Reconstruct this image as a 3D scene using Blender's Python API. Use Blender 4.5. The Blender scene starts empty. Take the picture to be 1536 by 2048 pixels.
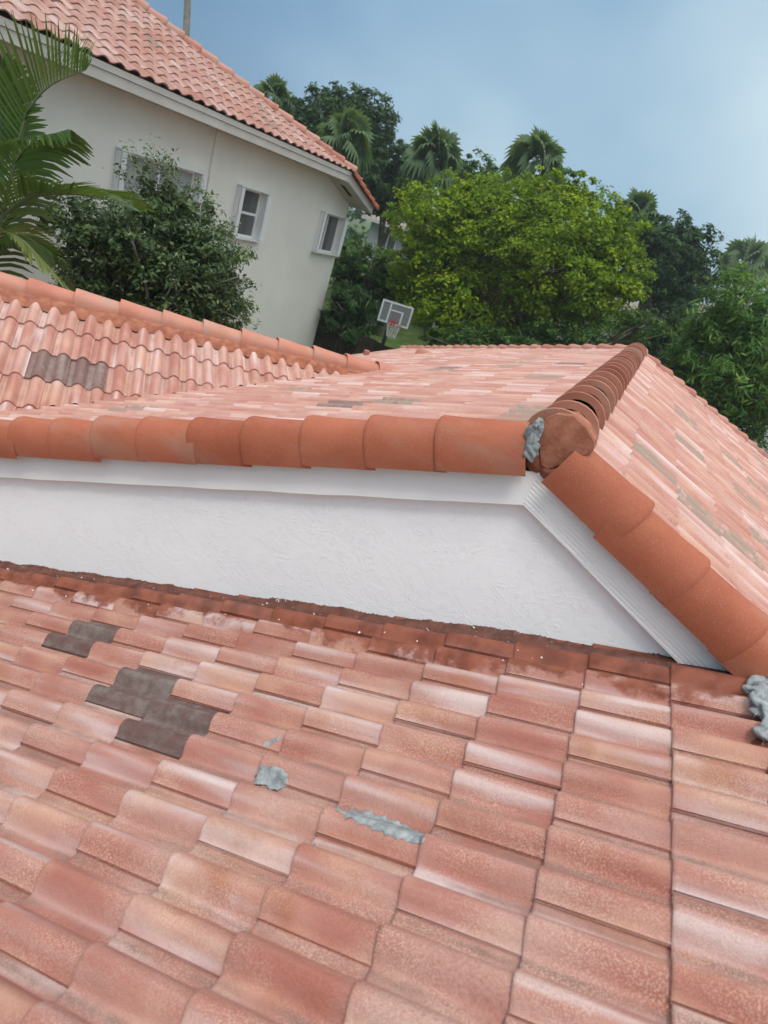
import bpy, bmesh, math, random
import numpy as np
from mathutils import Vector, Matrix
random.seed(7); rng = np.random.default_rng(7)
sc = bpy.context.scene
COL = sc.collection

# ------------------------------------------------------------------ camera
ROLL, PITCH, YAW, FPX = math.radians(18.978), math.radians(24.019), math.radians(-16.726), 1255.3
cy, sy, cp, sp = math.cos(YAW), math.sin(YAW), math.cos(PITCH), math.sin(PITCH)
fwd = Vector((sy*cp, cy*cp, -sp)); rgt = Vector((cy, -sy, 0)); upv = rgt.cross(fwd)
r2 = math.cos(ROLL)*rgt + math.sin(ROLL)*upv
u2 = -math.sin(ROLL)*rgt + math.cos(ROLL)*upv
RM = Matrix((r2, u2, -fwd)).transposed()
cam = bpy.data.cameras.new('camera'); camo = bpy.data.objects.new('camera', cam); COL.objects.link(camo)
camo.matrix_world = RM.to_4x4()
cam.sensor_fit = 'VERTICAL'; cam.sensor_height = 36; cam.lens = 36*FPX/2048
cam.clip_start = .05; cam.clip_end = 2000
cam.dof.use_dof = True; cam.dof.focus_distance = 4.2; cam.dof.aperture_fstop = 2.8
sc.camera = camo

def ray(px, py):
    return RM @ Vector(((px-768)/FPX, -(py-1024)/FPX, -1))
def at(px, py, d):            # the place seen at a pixel of the photograph, d metres of ground distance away
    v = ray(px, py); return v*(d/math.hypot(v.x, v.y))
def onY(px, py, Y):
    v = ray(px, py); return v*(Y/v.y)
def onX(px, py, X):
    v = ray(px, py); return v*(X/v.x)

# ------------------------------------------------------------------ world, sun, exposure
SUN_EL, SUN_AZ = math.radians(66), math.radians(158)    # azimuth from +Y towards +X
w = bpy.data.worlds.new('World'); sc.world = w; w.use_nodes = True
nt = w.node_tree; nt.nodes.clear()
def N(t, typ, **kw):
    n = t.nodes.new(typ)
    for k, v in kw.items():
        if k.startswith('i_'): n.inputs[k[2:].replace('_', ' ')].default_value = v
        else: setattr(n, k, v)
    return n
def LK(t, a, b): t.links.new(a, b)
def ramp(t, fac, stops, interp='LINEAR'):
    n = t.nodes.new('ShaderNodeValToRGB'); n.color_ramp.interpolation = interp
    e = n.color_ramp.elements
    while len(e) < len(stops): e.new(.5)
    for el, (p, c) in zip(e, stops):
        el.position = p; el.color = (c[0], c[1], c[2], 1) if not isinstance(c, (int, float)) else (c, c, c, 1)
    if fac is not None: t.links.new(fac, n.inputs[0])
    return n.outputs[0]
def mixc(t, fac, a, b, mode='MIX'):
    n = t.nodes.new('ShaderNodeMix'); n.data_type = 'RGBA'; n.blend_type = mode
    for sock, v in ((n.inputs[0], fac), (n.inputs[6], a), (n.inputs[7], b)):
        if isinstance(v, (int, float)): sock.default_value = v
        elif isinstance(v, tuple): sock.default_value = (v[0], v[1], v[2], 1)
        else: t.links.new(v, sock)
    return n.outputs[2]
def math_(t, op, a, b=0.0, c=None, clamp=False):
    n = t.nodes.new('ShaderNodeMath'); n.operation = op; n.use_clamp = clamp
    for s, v in zip(n.inputs, (a, b, c)):
        if v is None: continue
        if isinstance(v, (int, float)): s.default_value = v
        else: t.links.new(v, s)
    return n.outputs[0]
sky = N(nt, 'ShaderNodeTexSky', sky_type='NISHITA', sun_disc=False, sun_elevation=SUN_EL, sun_rotation=SUN_AZ, altitude=5, air_density=1.2, dust_density=2.5, ozone_density=1.5)
tc = N(nt, 'ShaderNodeTexCoord')
sep = N(nt, 'ShaderNodeSeparateXYZ'); LK(nt, tc.outputs['Generated'], sep.inputs[0])
mp = N(nt, 'ShaderNodeMapping'); mp.inputs['Scale'].default_value = (1, 1, 1.3); mp.inputs['Location'].default_value = (.35, .1, .4); LK(nt, tc.outputs['Generated'], mp.inputs[0])
n1 = N(nt, 'ShaderNodeTexNoise', i_Scale=1.45, i_Detail=4.0, i_Roughness=.42, i_Distortion=.0); LK(nt, mp.outputs[0], n1.inputs['Vector'])
n2 = N(nt, 'ShaderNodeTexNoise', i_Scale=.9, i_Detail=2.0); LK(nt, mp.outputs[0], n2.inputs['Vector'])
# right-hand sky paler: real cloud deck thinning towards +X
azr = math_(nt, 'MULTIPLY_ADD', sep.outputs[0], .75, .44)
cl = math_(nt, 'MULTIPLY_ADD', n1.outputs[0], 2.4, -1.36)
cl = math_(nt, 'ADD', cl, math_(nt, 'MULTIPLY_ADD', sep.outputs[2], 1.0, azr))
ccol = ramp(nt, cl, [(.0, (1.05, 2.15, 3.5)), (.3, (1.5, 2.7, 4.2)), (.6, (2.7, 4.1, 5.3)), (1., (5.3, 6.5, 7.0))])
zen = ramp(nt, sep.outputs[2], [(.34, 0.0), (.9, 1.0)])
ccol = mixc(nt, zen, ccol, (14.5, 14.3, 14.0))
skc = mixc(nt, .88, sky.outputs[0], ccol)
bg = N(nt, 'ShaderNodeBackground'); bg.inputs[1].default_value = .10; LK(nt, skc, bg.inputs[0])
wo = N(nt, 'ShaderNodeOutputWorld'); LK(nt, bg.outputs[0], wo.inputs[0])
sun = bpy.data.lights.new('sun', 'SUN'); sun.energy = 1.5; sun.angle = math.radians(18); sun.color = (1, .965, .91)
suno = bpy.data.objects.new('sun', sun); COL.objects.link(suno)
sd = Vector((math.sin(SUN_AZ)*math.cos(SUN_EL), math.cos(SUN_AZ)*math.cos(SUN_EL), math.sin(SUN_EL)))
suno.rotation_euler = sd.to_track_quat('Z', 'Y').to_euler()
sc.view_settings.view_transform = 'Standard'; sc.view_settings.look = 'None'
sc.view_settings.exposure = 0.42; sc.view_settings.gamma = 1

# ------------------------------------------------------------------ materials
def mat(name, rough=.8, spec=.3):
    m = bpy.data.materials.new(name); m.use_nodes = True
    t = m.node_tree; b = t.nodes['Principled BSDF']
    b.inputs['Roughness'].default_value = rough
    b.inputs['Specular IOR Level'].default_value = spec
    return m, t, b
def noise(t, vec, scale, detail=3., rough=.5, dist=0., dim='3D'):
    n = t.nodes.new('ShaderNodeTexNoise'); n.noise_dimensions = dim
    n.inputs['Scale'].default_value = scale; n.inputs['Detail'].default_value = detail
    n.inputs['Roughness'].default_value = rough; n.inputs['Distortion'].default_value = dist
    if vec is not None: t.links.new(vec, n.inputs['Vector'])
    return n.outputs[0]
def mapped(t, vec, scale=(1, 1, 1), loc=(0, 0, 0), rot=(0, 0, 0)):
    m = t.nodes.new('ShaderNodeMapping'); m.inputs['Scale'].default_value = scale
    m.inputs['Location'].default_value = loc; m.inputs['Rotation'].default_value = rot
    t.links.new(vec, m.inputs[0]); return m.outputs[0]
def objc(t):
    return t.nodes.new('ShaderNodeTexCoord').outputs['Object']
def bump(t, b, h, strength, dist, prev=None):
    n = t.nodes.new('ShaderNodeBump'); n.inputs['Strength'].default_value = strength; n.inputs['Distance'].default_value = dist
    t.links.new(h, n.inputs['Height'])
    if prev is not None: t.links.new(prev, n.inputs['Normal'])
    t.links.new(n.outputs[0], b.inputs['Normal']); return n.outputs[0]
def attr(t, name):
    n = t.nodes.new('ShaderNodeAttribute'); n.attribute_name = name; return n

def tile_material(name, stain=False, fade=0., gain=1.):
    m, t, b = mat(name, .82, .25)
    a = attr(t, 'tuv').outputs['Vector']; p = attr(t, 'tp').outputs['Vector']
    sp_ = t.nodes.new('ShaderNodeSeparateXYZ'); t.links.new(p, sp_.inputs[0])
    oc = objc(t)
    s1 = noise(t, mapped(t, a, (13, .9, 1)), 1., 2.5, .5, .25)
    s1 = ramp(t, s1, [(.30, 0.), (.70, 1.)])
    s2 = noise(t, mapped(t, a, (8, 2.6, 1), (5, 3, 9)), 1., 2., .5)
    # flashed clay colours run along each tile
    base = ramp(t, math_(t, 'ADD', math_(t, 'MULTIPLY', sp_.outputs[0], .17), math_(t, 'MULTIPLY', s1, .68)),
                [(.10, (.31, .11, .083)), (.34, (.36, .15, .118)), (.48, (.39, .19, .16)), (.60, (.46, .305, .29)), (.78, (.57, .46, .455))])
    peach = ramp(t, s2, [(.50, 0.), (.72, .75)])
    base = mixc(t, peach, base, (.50, .29, .205))
    orange = ramp(t, noise(t, mapped(t, a, (5, 4, 1), (1, 8, 2)), 1., 2.), [(.60, 0.), (.74, .6)])
    base = mixc(t, orange, base, (.31, .115, .065))
    # sun-bleached, chalky areas spreading over several tiles
    bl = ramp(t, noise(t, oc, 1.35, 3., .55), [(.50, 0.), (.68, .45)])
    base = mixc(t, math_(t, 'MULTIPLY', bl, ramp(t, noise(t, oc, 120, 3., .7), [(.35, .35), (.6, 1.)])), base, (.60, .47, .42))
    rs_ = ramp(t, noise(t, mapped(t, oc, (1, 1, 1), (3, 9, 2)), 2.6, 4., .6), [(.62, 0.), (.74, .45)])
    base = mixc(t, rs_, base, (.34, .15, .065))
    # patchy darker lines along the troughs between the barrels
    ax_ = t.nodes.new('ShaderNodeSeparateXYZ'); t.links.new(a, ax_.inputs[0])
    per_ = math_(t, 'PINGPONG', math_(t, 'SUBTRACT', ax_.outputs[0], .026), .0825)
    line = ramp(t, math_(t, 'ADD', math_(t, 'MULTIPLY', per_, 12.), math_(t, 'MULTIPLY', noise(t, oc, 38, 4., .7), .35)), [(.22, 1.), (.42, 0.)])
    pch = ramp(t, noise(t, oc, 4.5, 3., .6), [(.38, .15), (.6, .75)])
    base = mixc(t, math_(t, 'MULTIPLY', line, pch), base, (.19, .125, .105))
    # sandy grain
    g = noise(t, oc, 210, 2., .6)
    gm = ramp(t, g, [(.47, 0.), (.62, 1.)])
    gb = ramp(t, noise(t, mapped(t, a, (7, 3, 1), (3, 1, 4)), 1., 2.), [(.40, 0.08), (.62, .55)])
    base = mixc(t, math_(t, 'MULTIPLY', gm, gb), base, (.62, .46, .37))
    gd = ramp(t, noise(t, oc, 260, 2., .6), [(.30, .45), (.44, 0.)])
    base = mixc(t, gd, base, (.26, .11, .08))
    # grime film
    gr = ramp(t, noise(t, oc, 3.5, 4., .6), [(.50, 0.), (.80, .30)])
    base = mixc(t, gr, base, (.28, .19, .16))
    # odd charcoal tiles
    dk = ramp(t, math_(t, 'ADD', math_(t, 'MULTIPLY_ADD', noise(t, oc, 16, 4., .65), 1.1, math_(t, 'MULTIPLY_ADD', s1, .45, -.35)), math_(t, 'MULTIPLY', g, .5)), [(.30, (.12, .052, .045)), (.62, (.13, .088, .08)), (.95, (.20, .165, .15))])
    base = mixc(t, sp_.outputs[1], base, dk)
    # weathered grey wear on single tiles
    wr = ramp(t, noise(t, oc, 14, 4., .65), [(.36, 0.), (.5, 1.)])
    base = mixc(t, math_(t, 'MULTIPLY', wr, sp_.outputs[2]), base, (.22, .185, .145))
    if stain:
        sx = t.nodes.new('ShaderNodeSeparateXYZ'); t.links.new(oc, sx.inputs[0])
        nz = noise(t, mapped(t, oc, (1, 1.4, 1)), 4.2, 5., .65)
        d = math_(t, 'ADD', sx.outputs[1], math_(t, 'MULTIPLY', nz, .42))
        k = ramp(t, math_(t, 'MULTIPLY_ADD', d, 1., -2.3+4.), [(.50, 0.), (.545, .92)])
        # sealer paint brushed on the tiles next to the wall
        pc = ramp(t, noise(t, oc, 9, 3.), [(.35, (.15, .042, .025)), (.6, (.27, .085, .05))])
        base = mixc(t, k, base, pc)
        v = t.nodes.new('ShaderNodeTexVoronoi'); v.inputs['Scale'].default_value = 13; v.inputs['Randomness'].default_value = 1; t.links.new(oc, v.inputs['Vector'])
        sz = math_(t, 'MULTIPLY', noise(t, oc, 6.3, 1.), .145)
        spot = math_(t, 'LESS_THAN', v.outputs['Distance'], sz)
        rare = math_(t, 'GREATER_THAN', noise(t, oc, 4.1, 1.), .52)
        nearw = math_(t, 'GREATER_THAN', sx.outputs[1], 2.58-4)
        base = mixc(t, math_(t, 'MULTIPLY', math_(t, 'MULTIPLY', spot, rare), nearw), base, (.78, .76, .70))
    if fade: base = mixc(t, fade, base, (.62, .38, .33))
    if gain != 1.: base = mixc(t, 1., base, (gain, gain, gain), 'MULTIPLY')
    t.links.new(base, b.inputs['Base Color'])
    h = math_(t, 'ADD', noise(t, oc, 230, 3., .6), math_(t, 'MULTIPLY', noise(t, oc, 45, 3.), 1.6))
    bump(t, b, h, .55, .0035)
    return m
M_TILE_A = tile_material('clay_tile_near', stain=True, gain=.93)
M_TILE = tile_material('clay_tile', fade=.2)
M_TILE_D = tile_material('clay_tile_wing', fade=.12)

def cap_material(name, c1, c2, grey=.35):
    m, t, b = mat(name, .7, .3); oc = objc(t)
    p = attr(t, 'tp').outputs['Vector']; sp_ = t.nodes.new('ShaderNodeSeparateXYZ'); t.links.new(p, sp_.inputs[0])
    n = noise(t, oc, 3.2, 4., .55)
    base = ramp(t, math_(t, 'ADD', math_(t, 'MULTIPLY', n, .8), math_(t, 'MULTIPLY', sp_.outputs[0], .25)), [(.3, c1), (.65, c2)])
    g = ramp(t, math_(t, 'ADD', noise(t, mapped(t, oc, (2, 6, 6)), 1., 4., .6), math_(t, 'MULTIPLY', sp_.outputs[0], .22)), [(.6, 0.), (.82, grey*2)])
    base = mixc(t, g, base, (.33, .25, .20))
    gr = ramp(t, noise(t, oc, 240, 2.), [(.6, 0.), (.72, .35)])
    base = mixc(t, gr, base, (.66, .40, .28))
    t.links.new(base, b.inputs['Base Color'])
    bump(t, b, noise(t, oc, 170, 3.), .3, .003)
    return m
M_RAKE = cap_material('rake_clay', (.275, .074, .036), (.365, .112, .060), .14)
M_RIDGE = cap_material('ridge_clay', (.22, .075, .05), (.36, .155, .105), .25)
M_DRIDGE = cap_material('wing_ridge_clay', (.38, .14, .095), (.46, .21, .15), .3)
M_HIP = cap_material('hip_clay', (.30, .11, .08), (.43, .20, .15), .3)

def simple(name, col, rough=.8, spec=.3, nz=None, col2=None, bmp=None, metallic=0.):
    m, t, b = mat(name, rough, spec); b.inputs['Metallic'].default_value = metallic
    if nz:
        oc = objc(t)
        c = ramp(t, noise(t, oc, nz, 4., .55), [(.35, col), (.65, col2 or col)])
        t.links.new(c, b.inputs['Base Color'])
        if bmp: bump(t, b, noise(t, oc, bmp[0], 4., .6), bmp[1], bmp[2])
    else: b.inputs['Base Color'].default_value = (*col, 1)
    return m

def stucco(name, col, col2, relief=True, fine=90):
    m, t, b = mat(name, .88, .25); oc = objc(t)
    c = ramp(t, noise(t, oc, 1.4, 4., .6), [(.3, col), (.7, col2)])
    c = mixc(t, ramp(t, noise(t, oc, 30, 3.), [(.55, 0.), (.8, .14)]), c, (.45, .45, .44))
    t.links.new(c, b.inputs['Base Color'])
    h1 = noise(t, oc, fine, 3., .5)
    if relief:   # knocked-down plaster: flattened islands with torn edges and trowel ridges
        isl = ramp(t, noise(t, mapped(t, oc, (1, 1, 1.6)), 7, 5., .55, .8), [(.44, 0.), (.52, 1.)])
        rd = noise(t, mapped(t, oc, (1, 1, 1.3), (4, 7, 1)), 6, 5., .55, 2.2)
        rid = ramp(t, math_(t, 'ABSOLUTE', math_(t, 'SUBTRACT', rd, .5)), [(0., 1.), (.03, 0.)])
        msk = ramp(t, noise(t, oc, 3.1, 2.), [(.45, 0.), (.55, 1.)])
        h = math_(t, 'ADD', math_(t, 'MULTIPLY', isl, .45), math_(t, 'MULTIPLY', math_(t, 'MULTIPLY', rid, msk), 1.3))
        h = math_(t, 'ADD', h, math_(t, 'MULTIPLY', h1, .35))
        bump(t, b, h, .36, .0026)
    else:
        bump(t, b, h1, .5, .01)
    return m
M_STUCCO = stucco('white_stucco', (.83, .85, .865), (.87, .885, .895))
M_NWALL = stucco('neighbour_stucco', (.73, .725, .67), (.79, .785, .73), relief=False, fine=26)
def wood_paint(name, ax, strong):
    m, t, b = mat(name, .6, .35); oc = objc(t)
    g = noise(t, mapped(t, oc, (1.6, 60, 85), (0, 0, 0), (0, ax, 0)), 1., 5., .6, .15)
    c = ramp(t, noise(t, oc, 3, 4.), [(.3, (.80, .815, .82)), (.7, (.85, .86, .86))])
    c = mixc(t, ramp(t, g, [(.60, 0.), (.75, .30*strong)]), c, (.42, .44, .45))
    wear = ramp(t, noise(t, mapped(t, oc, (3, 40, 40), (0, 0, 0), (0, ax, 0)), 1., 5., .7), [(.66, 0.), (.76, .25*strong)])
    c = mixc(t, wear, c, (.40, .36, .30))
    t.links.new(c, b.inputs['Base Color'])
    bump(t, b, g, .28*strong, .006)
    return m
M_MORTAR = simple('grey_mortar', (.19, .215, .225), .95, .1, 22, (.34, .37, .38), (70, .9, .01))
M_REDMORT = simple('red_mortar', (.24, .085, .05), .9, .2, 14, (.36, .15, .095), (50, .7, .006))
M_SEAL = simple('brown_sealer', (.085, .030, .020), .5, .45, 16, (.16, .055, .036), (40, .6, .006))
M_DARK = simple('underlay', (.06, .04, .035), .9)
M_WHITE = simple('white_metal', (.74, .76, .77), .35, .5)
M_FASCIA = simple('cream_fascia', (.50, .485, .45), .7, .3, 2.5, (.56, .54, .50))
M_SOFFIT = simple('cream_soffit', (.48, .465, .43), .8)
def glass():
    m, t, b = mat('window_glass', .06, .6); b.inputs['Base Color'].default_value = (.10, .105, .11, 1); return m
M_GLASS = glass()
M_CURT = simple('blind', (.34, .36, .36), .9)

def leaf_mat(name, cA, cB, cC, trans=.25, rough=.6, spec=.18):
    m, t, b = mat(name, rough, spec)
    r = attr(t, 'lr').outputs['Fac']
    c = ramp(t, r, [(.0, cA), (.55, cB), (1., cC)])
    t.links.new(c, b.inputs['Base Color'])
    tr = t.nodes.new('ShaderNodeBsdfTranslucent'); t.links.new(mixc(t, .5, c, (.25, .40, .03), 'MIX'), tr.inputs[0])
    mx = t.nodes.new('ShaderNodeMixShader'); mx.inputs[0].default_value = trans
    out = t.nodes['Material Output']
    t.links.new(b.outputs[0], mx.inputs[1]); t.links.new(tr.outputs[0], mx.inputs[2]); t.links.new(mx.outputs[0], out.inputs[0])
    return m
M_YG = leaf_mat('lime_leaves', (.05, .115, .004), (.155, .25, .008), (.30, .39, .012), .4)
M_DG = leaf_mat('dark_leaves', (.009, .030, .010), (.022, .060, .017), (.045, .105, .027), .15)
M_MG = leaf_mat('mid_leaves', (.018, .05, .012), (.04, .095, .018), (.08, .16, .03), .2)
M_MANGO = leaf_mat('mango_leaves', (.024, .075, .016), (.065, .16, .03), (.17, .29, .06), .3)
M_SHRUB = leaf_mat('shrub_leaves', (.018, .042, .014), (.042, .085, .024), (.13, .19, .07), .15, .5, .3)
M_FAN = leaf_mat('fan_palm_leaves', (.05, .09, .045), (.095, .155, .075), (.16, .23, .11), .35)
M_FROND = leaf_mat('frond_leaves', (.02, .06, .012), (.05, .115, .02), (.13, .20, .04), .25, .35, .5)
M_FRONDY = leaf_mat('yellowing_frond_leaves', (.05, .075, .02), (.12, .155, .045), (.28, .30, .12), .25, .35, .5)
M_BARK = simple('bark', (.10, .085, .065), .9, .2, 6, (.19, .165, .13), (18, .6, .02))
M_PBARK = simple('palm_bark', (.20, .19, .165), .9, .2, 5, (.30, .285, .25), (14, .6, .02))
M_STEM = simple('green_stem', (.10, .13, .06), .6)
M_BRANCH = simple('pale_twigs', (.30, .29, .26), .85)

_t = M_SEAL.node_tree; _b = _t.nodes['Principled BSDF']; _src = _b.inputs['Base Color'].links[0].from_socket
_o = objc(_t); _ch = ramp(_t, noise(_t, mapped(_t, _o, (1, 1, 2.5)), 19, 4., .7), [(.655, 0.), (.68, 1.)])
_t.links.new(mixc(_t, _ch, _src, (.70, .70, .68)), _b.inputs['Base Color'])
# ------------------------------------------------------------------ helpers for objects
def link(o, parent=None):
    COL.objects.link(o)
    if parent is not None:
        o.parent = parent
    return o
def thing(name, label, cat, loc=(0, 0, 0), group=None, kind=None):
    o = bpy.data.objects.new(name, None); COL.objects.link(o); o.location = loc
    o.empty_display_size = .2
    o['label'] = label; o['category'] = cat
    if group: o['group'] = group
    if kind: o['kind'] = kind
    return o
def tag(o, label, cat, group=None, kind=None):
    o['label'] = label; o['category'] = cat
    if group: o['group'] = group
    if kind: o['kind'] = kind
def mesh(name, V, F, material, parent=None, smooth=False, label=None, attrs=None):
    # V in world coordinates; parents carry translation only
    V = np.asarray(V, float).reshape(-1, 3)
    off = np.zeros(3); p = parent
    while p is not None: off += np.array(p.location); p = p.parent
    me = bpy.data.meshes.new(name); me.from_pydata((V-off).tolist(), [], F if isinstance(F, list) else F.tolist())
    if smooth: me.polygons.foreach_set('use_smooth', [True]*len(me.polygons))
    if attrs:
        for k, v in attrs.items():
            v = np.asarray(v, float)
            if v.ndim == 1:
                a = me.attributes.new(k, 'FLOAT', 'POINT'); a.data.foreach_set('value', v)
            else:
                a = me.attributes.new(k, 'FLOAT_VECTOR', 'POINT'); a.data.foreach_set('vector', v.ravel())
    me.materials.append(material); me.update()
    o = bpy.data.objects.new(name, me); link(o, parent)
    if label: o['label'] = label
    return o
def wpos(o):
    p = Vector((0, 0, 0))
    while o is not None: p += o.location; o = o.parent
    return p
class MB:
    def __init__(s): s.V = []; s.F = []
    def add(s, V, F):
        k = len(s.V); s.V += [tuple(v) for v in V]; s.F += [tuple(i+k for i in f) for f in F]
    def box(s, a, b):
        x0, y0, z0 = [min(p, q) for p, q in zip(a, b)]; x1, y1, z1 = [max(p, q) for p, q in zip(a, b)]
        s.add([(x0,y0,z0),(x1,y0,z0),(x1,y1,z0),(x0,y1,z0),(x0,y0,z1),(x1,y0,z1),(x1,y1,z1),(x0,y1,z1)],
              [(0,3,2,1),(4,5,6,7),(0,1,5,4),(1,2,6,5),(2,3,7,6),(3,0,4,7)])
    def frame_box(s, o, X, Y, Z, a, b):   # box in a local frame
        c = [(a[0] if i & 1 == 0 else b[0], a[1] if i & 2 == 0 else b[1], a[2] if i & 4 == 0 else b[2]) for i in range(8)]
        s.add([o + X*p[0] + Y*p[1] + Z*p[2] for p in c], [(0,2,3,1),(4,5,7,6),(0,1,5,4),(1,3,7,5),(3,2,6,7),(2,0,4,6)])
    def tube(s, pts, radii, n=8):
        pts = [Vector(p) for p in pts]; k = len(s.V)
        up = Vector((0, 0, 1))
        for i, p in enumerate(pts):
            d = (pts[min(i+1, len(pts)-1)] - pts[max(i-1, 0)]).normalized()
            a = d.cross(up if abs(d.z) < .9 else Vector((1, 0, 0))).normalized(); b = d.cross(a)
            r = radii[i] if isinstance(radii, (list, tuple)) else radii
            for j in range(n):
                t = 2*math.pi*j/n; s.V.append(tuple(p + a*math.cos(t)*r + b*math.sin(t)*r))
        for i in range(len(pts)-1):
            for j in range(n):
                s.F.append((k+i*n+j, k+i*n+(j+1) % n, k+(i+1)*n+(j+1) % n, k+(i+1)*n+j))
        s.F.append(tuple(k+j for j in range(n))[::-1]); s.F.append(tuple(k+(len(pts)-1)*n+j for j in range(n)))
    def build(s, name, m, parent=None, smooth=False, label=None, attrs=None): return mesh(name, s.V, s.F, m, parent, smooth, label, attrs)

# ------------------------------------------------------------------ own house: geometry constants
TH = math.radians(22.4); TP = math.tan(TH); CT, ST = math.cos(TH), math.sin(TH)
TW, TE = .33, .3516                      # tile width (two humps), course exposure
OA = Vector((1.0164, 2.8997, -1.2628-.012))   # grid origin on the near slope
YG = 2.926                               # gable wall face
XR, ZR = -.21, -.635                     # main ridge
YE = 10.6                                # far end of the main ridge
GROUND = -5.4
def zB(x): return ZR - TP*(XR-x)
def zC(x): return ZR - TP*(x-XR)
def zA(x): return OA.z + TP*(x-OA.x)

def profile(s, W=TW, H=.057, humps=2):
    s = np.asarray(s, float); per = W/humps; z = np.zeros_like(s)
    for k in range(humps):
        c = per*(k+.65); a = per*.35
        d = np.abs(s-c)/a
        z = np.maximum(z, np.where(d < 1, H*(1-np.clip(d, 0, 1)**1.9)**.9, 0))
    z += .002*np.sin(s*2*math.pi/per)
    return z
def tile_template(K=22, W=TW, E=TE, H=.057, humps=2, T=.016, lift=.021, hi=True):
    s = np.linspace(-.012, W+.003, K+1)
    z = profile(np.clip(s, 0, W*.999), W, H, humps); z[-1] = .012
    z[s > W-.012] = np.maximum(z[s > W-.012], .014)
    L = E+.055
    ws = [0., .004, .012, L*.5, L] if hi else [0., L]
    V = []; F = []
    for wv in ws:
        zz = z + lift*(1-wv/L)
        if hi and wv == 0: zz = zz-.004
        V += [(a, wv, b) for a, b in zip(s, zz)]
    n = K+1
    for j in range(len(ws)-1):
        for i in range(K): F.append((j*n+i, j*n+i+1, (j+1)*n+i+1, (j+1)*n+i))
    nt_ = len(F)
    k = len(V)
    z0 = z + lift - (.004 if hi else 0)
    V += [(a, 0, b) for a, b in zip(s, z0)] + [(a, .0, b-T) for a, b in zip(s, z0)]
    for i in range(K): F.append((k+i, k+n+i, k+n+i+1, k+i+1))
    k = len(V)
    ze = z[-1]
    V += [(s[-1], 0, ze+lift-.004), (s[-1], L, ze), (s[-1], L, ze-.011), (s[-1], 0, ze+lift-.014)]
    F.append((k, k+3, k+2, k+1))
    return np.array(V), F, nt_
def tile_field(name, origin, a, b, n, cells, material, parent, label=None, template=None, clips=(), W=TW, E=TE, darks=(), wears=(), jit=.0015):
    """cells: list of (i, J): butt line i courses down from the origin, tile ends at across coordinate J*W"""
    TV, TF, ntop = template
    TF4 = np.array([f for f in TF]); nv = len(TV)
    cells = np.array(cells, float); m = len(cells)
    rnd = rng.random(m); hj = rng.normal(0, jit, m); sj = rng.normal(0, jit*.8, m); aj = rng.normal(0, jit, m); tl = rng.normal(0, .004, m)
    A = np.array(a); B = np.array(b); Nn = np.array(n); O = np.array(origin)
    u = (cells[:, 1]-1)[:, None]*W + TV[None, :, 0] + sj[:, None]
    v = -cells[:, 0][:, None]*E + TV[None, :, 1] + aj[:, None] + tl[:, None]*(TV[None, :, 0]-W/2)*2
    z = TV[None, :, 2] + hj[:, None] - .018
    P = O + u[..., None]*B + v[..., None]*A + z[..., None]*Nn
    F = (TF4[None] + (np.arange(m)*nv)[:, None, None]).reshape(-1, 4)
    tuv = np.stack([np.broadcast_to(TV[None, :, 0], u.shape), np.broadcast_to(TV[None, :, 1], u.shape), np.broadcast_to((rnd*61.7)[:, None], u.shape)], -1)
    dk = np.zeros(m); wr = np.zeros(m)
    ds = {(round(p[0]*2), round(p[1]*2)) for p in darks}; wsn = {(round(p[0]*2), round(p[1]*2)) for p in wears}
    for q, (ci, cj) in enumerate(cells):
        if (round(ci*2), round(cj*2)) in ds: dk[q] = 1
        if (round(ci*2), round(cj*2)) in wsn: wr[q] = 1
    tp = np.stack([np.broadcast_to(rnd[:, None], u.shape), np.broadcast_to(dk[:, None], u.shape), np.broadcast_to(wr[:, None], u.shape)], -1)
    o = mesh(name, P.reshape(-1, 3), F, material, parent, False, label, {'tuv': tuv.reshape(-1, 3), 'tp': tp.reshape(-1, 3)})
    sm = np.zeros((m, len(TF)), bool); sm[:, :ntop] = True
    o.data.polygons.foreach_set('use_smooth', sm.ravel())
    if clips:
        off = wpos(parent) if parent else Vector((0, 0, 0))
        bm = bmesh.new(); bm.from_mesh(o.data)
        for co, no in clips:
            bmesh.ops.bisect_plane(bm, geom=bm.verts[:]+bm.edges[:]+bm.faces[:], plane_co=Vector(co)-off, plane_no=Vector(no), clear_outer=True)
        bm.to_mesh(o.data); bm.free()
    return o

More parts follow.
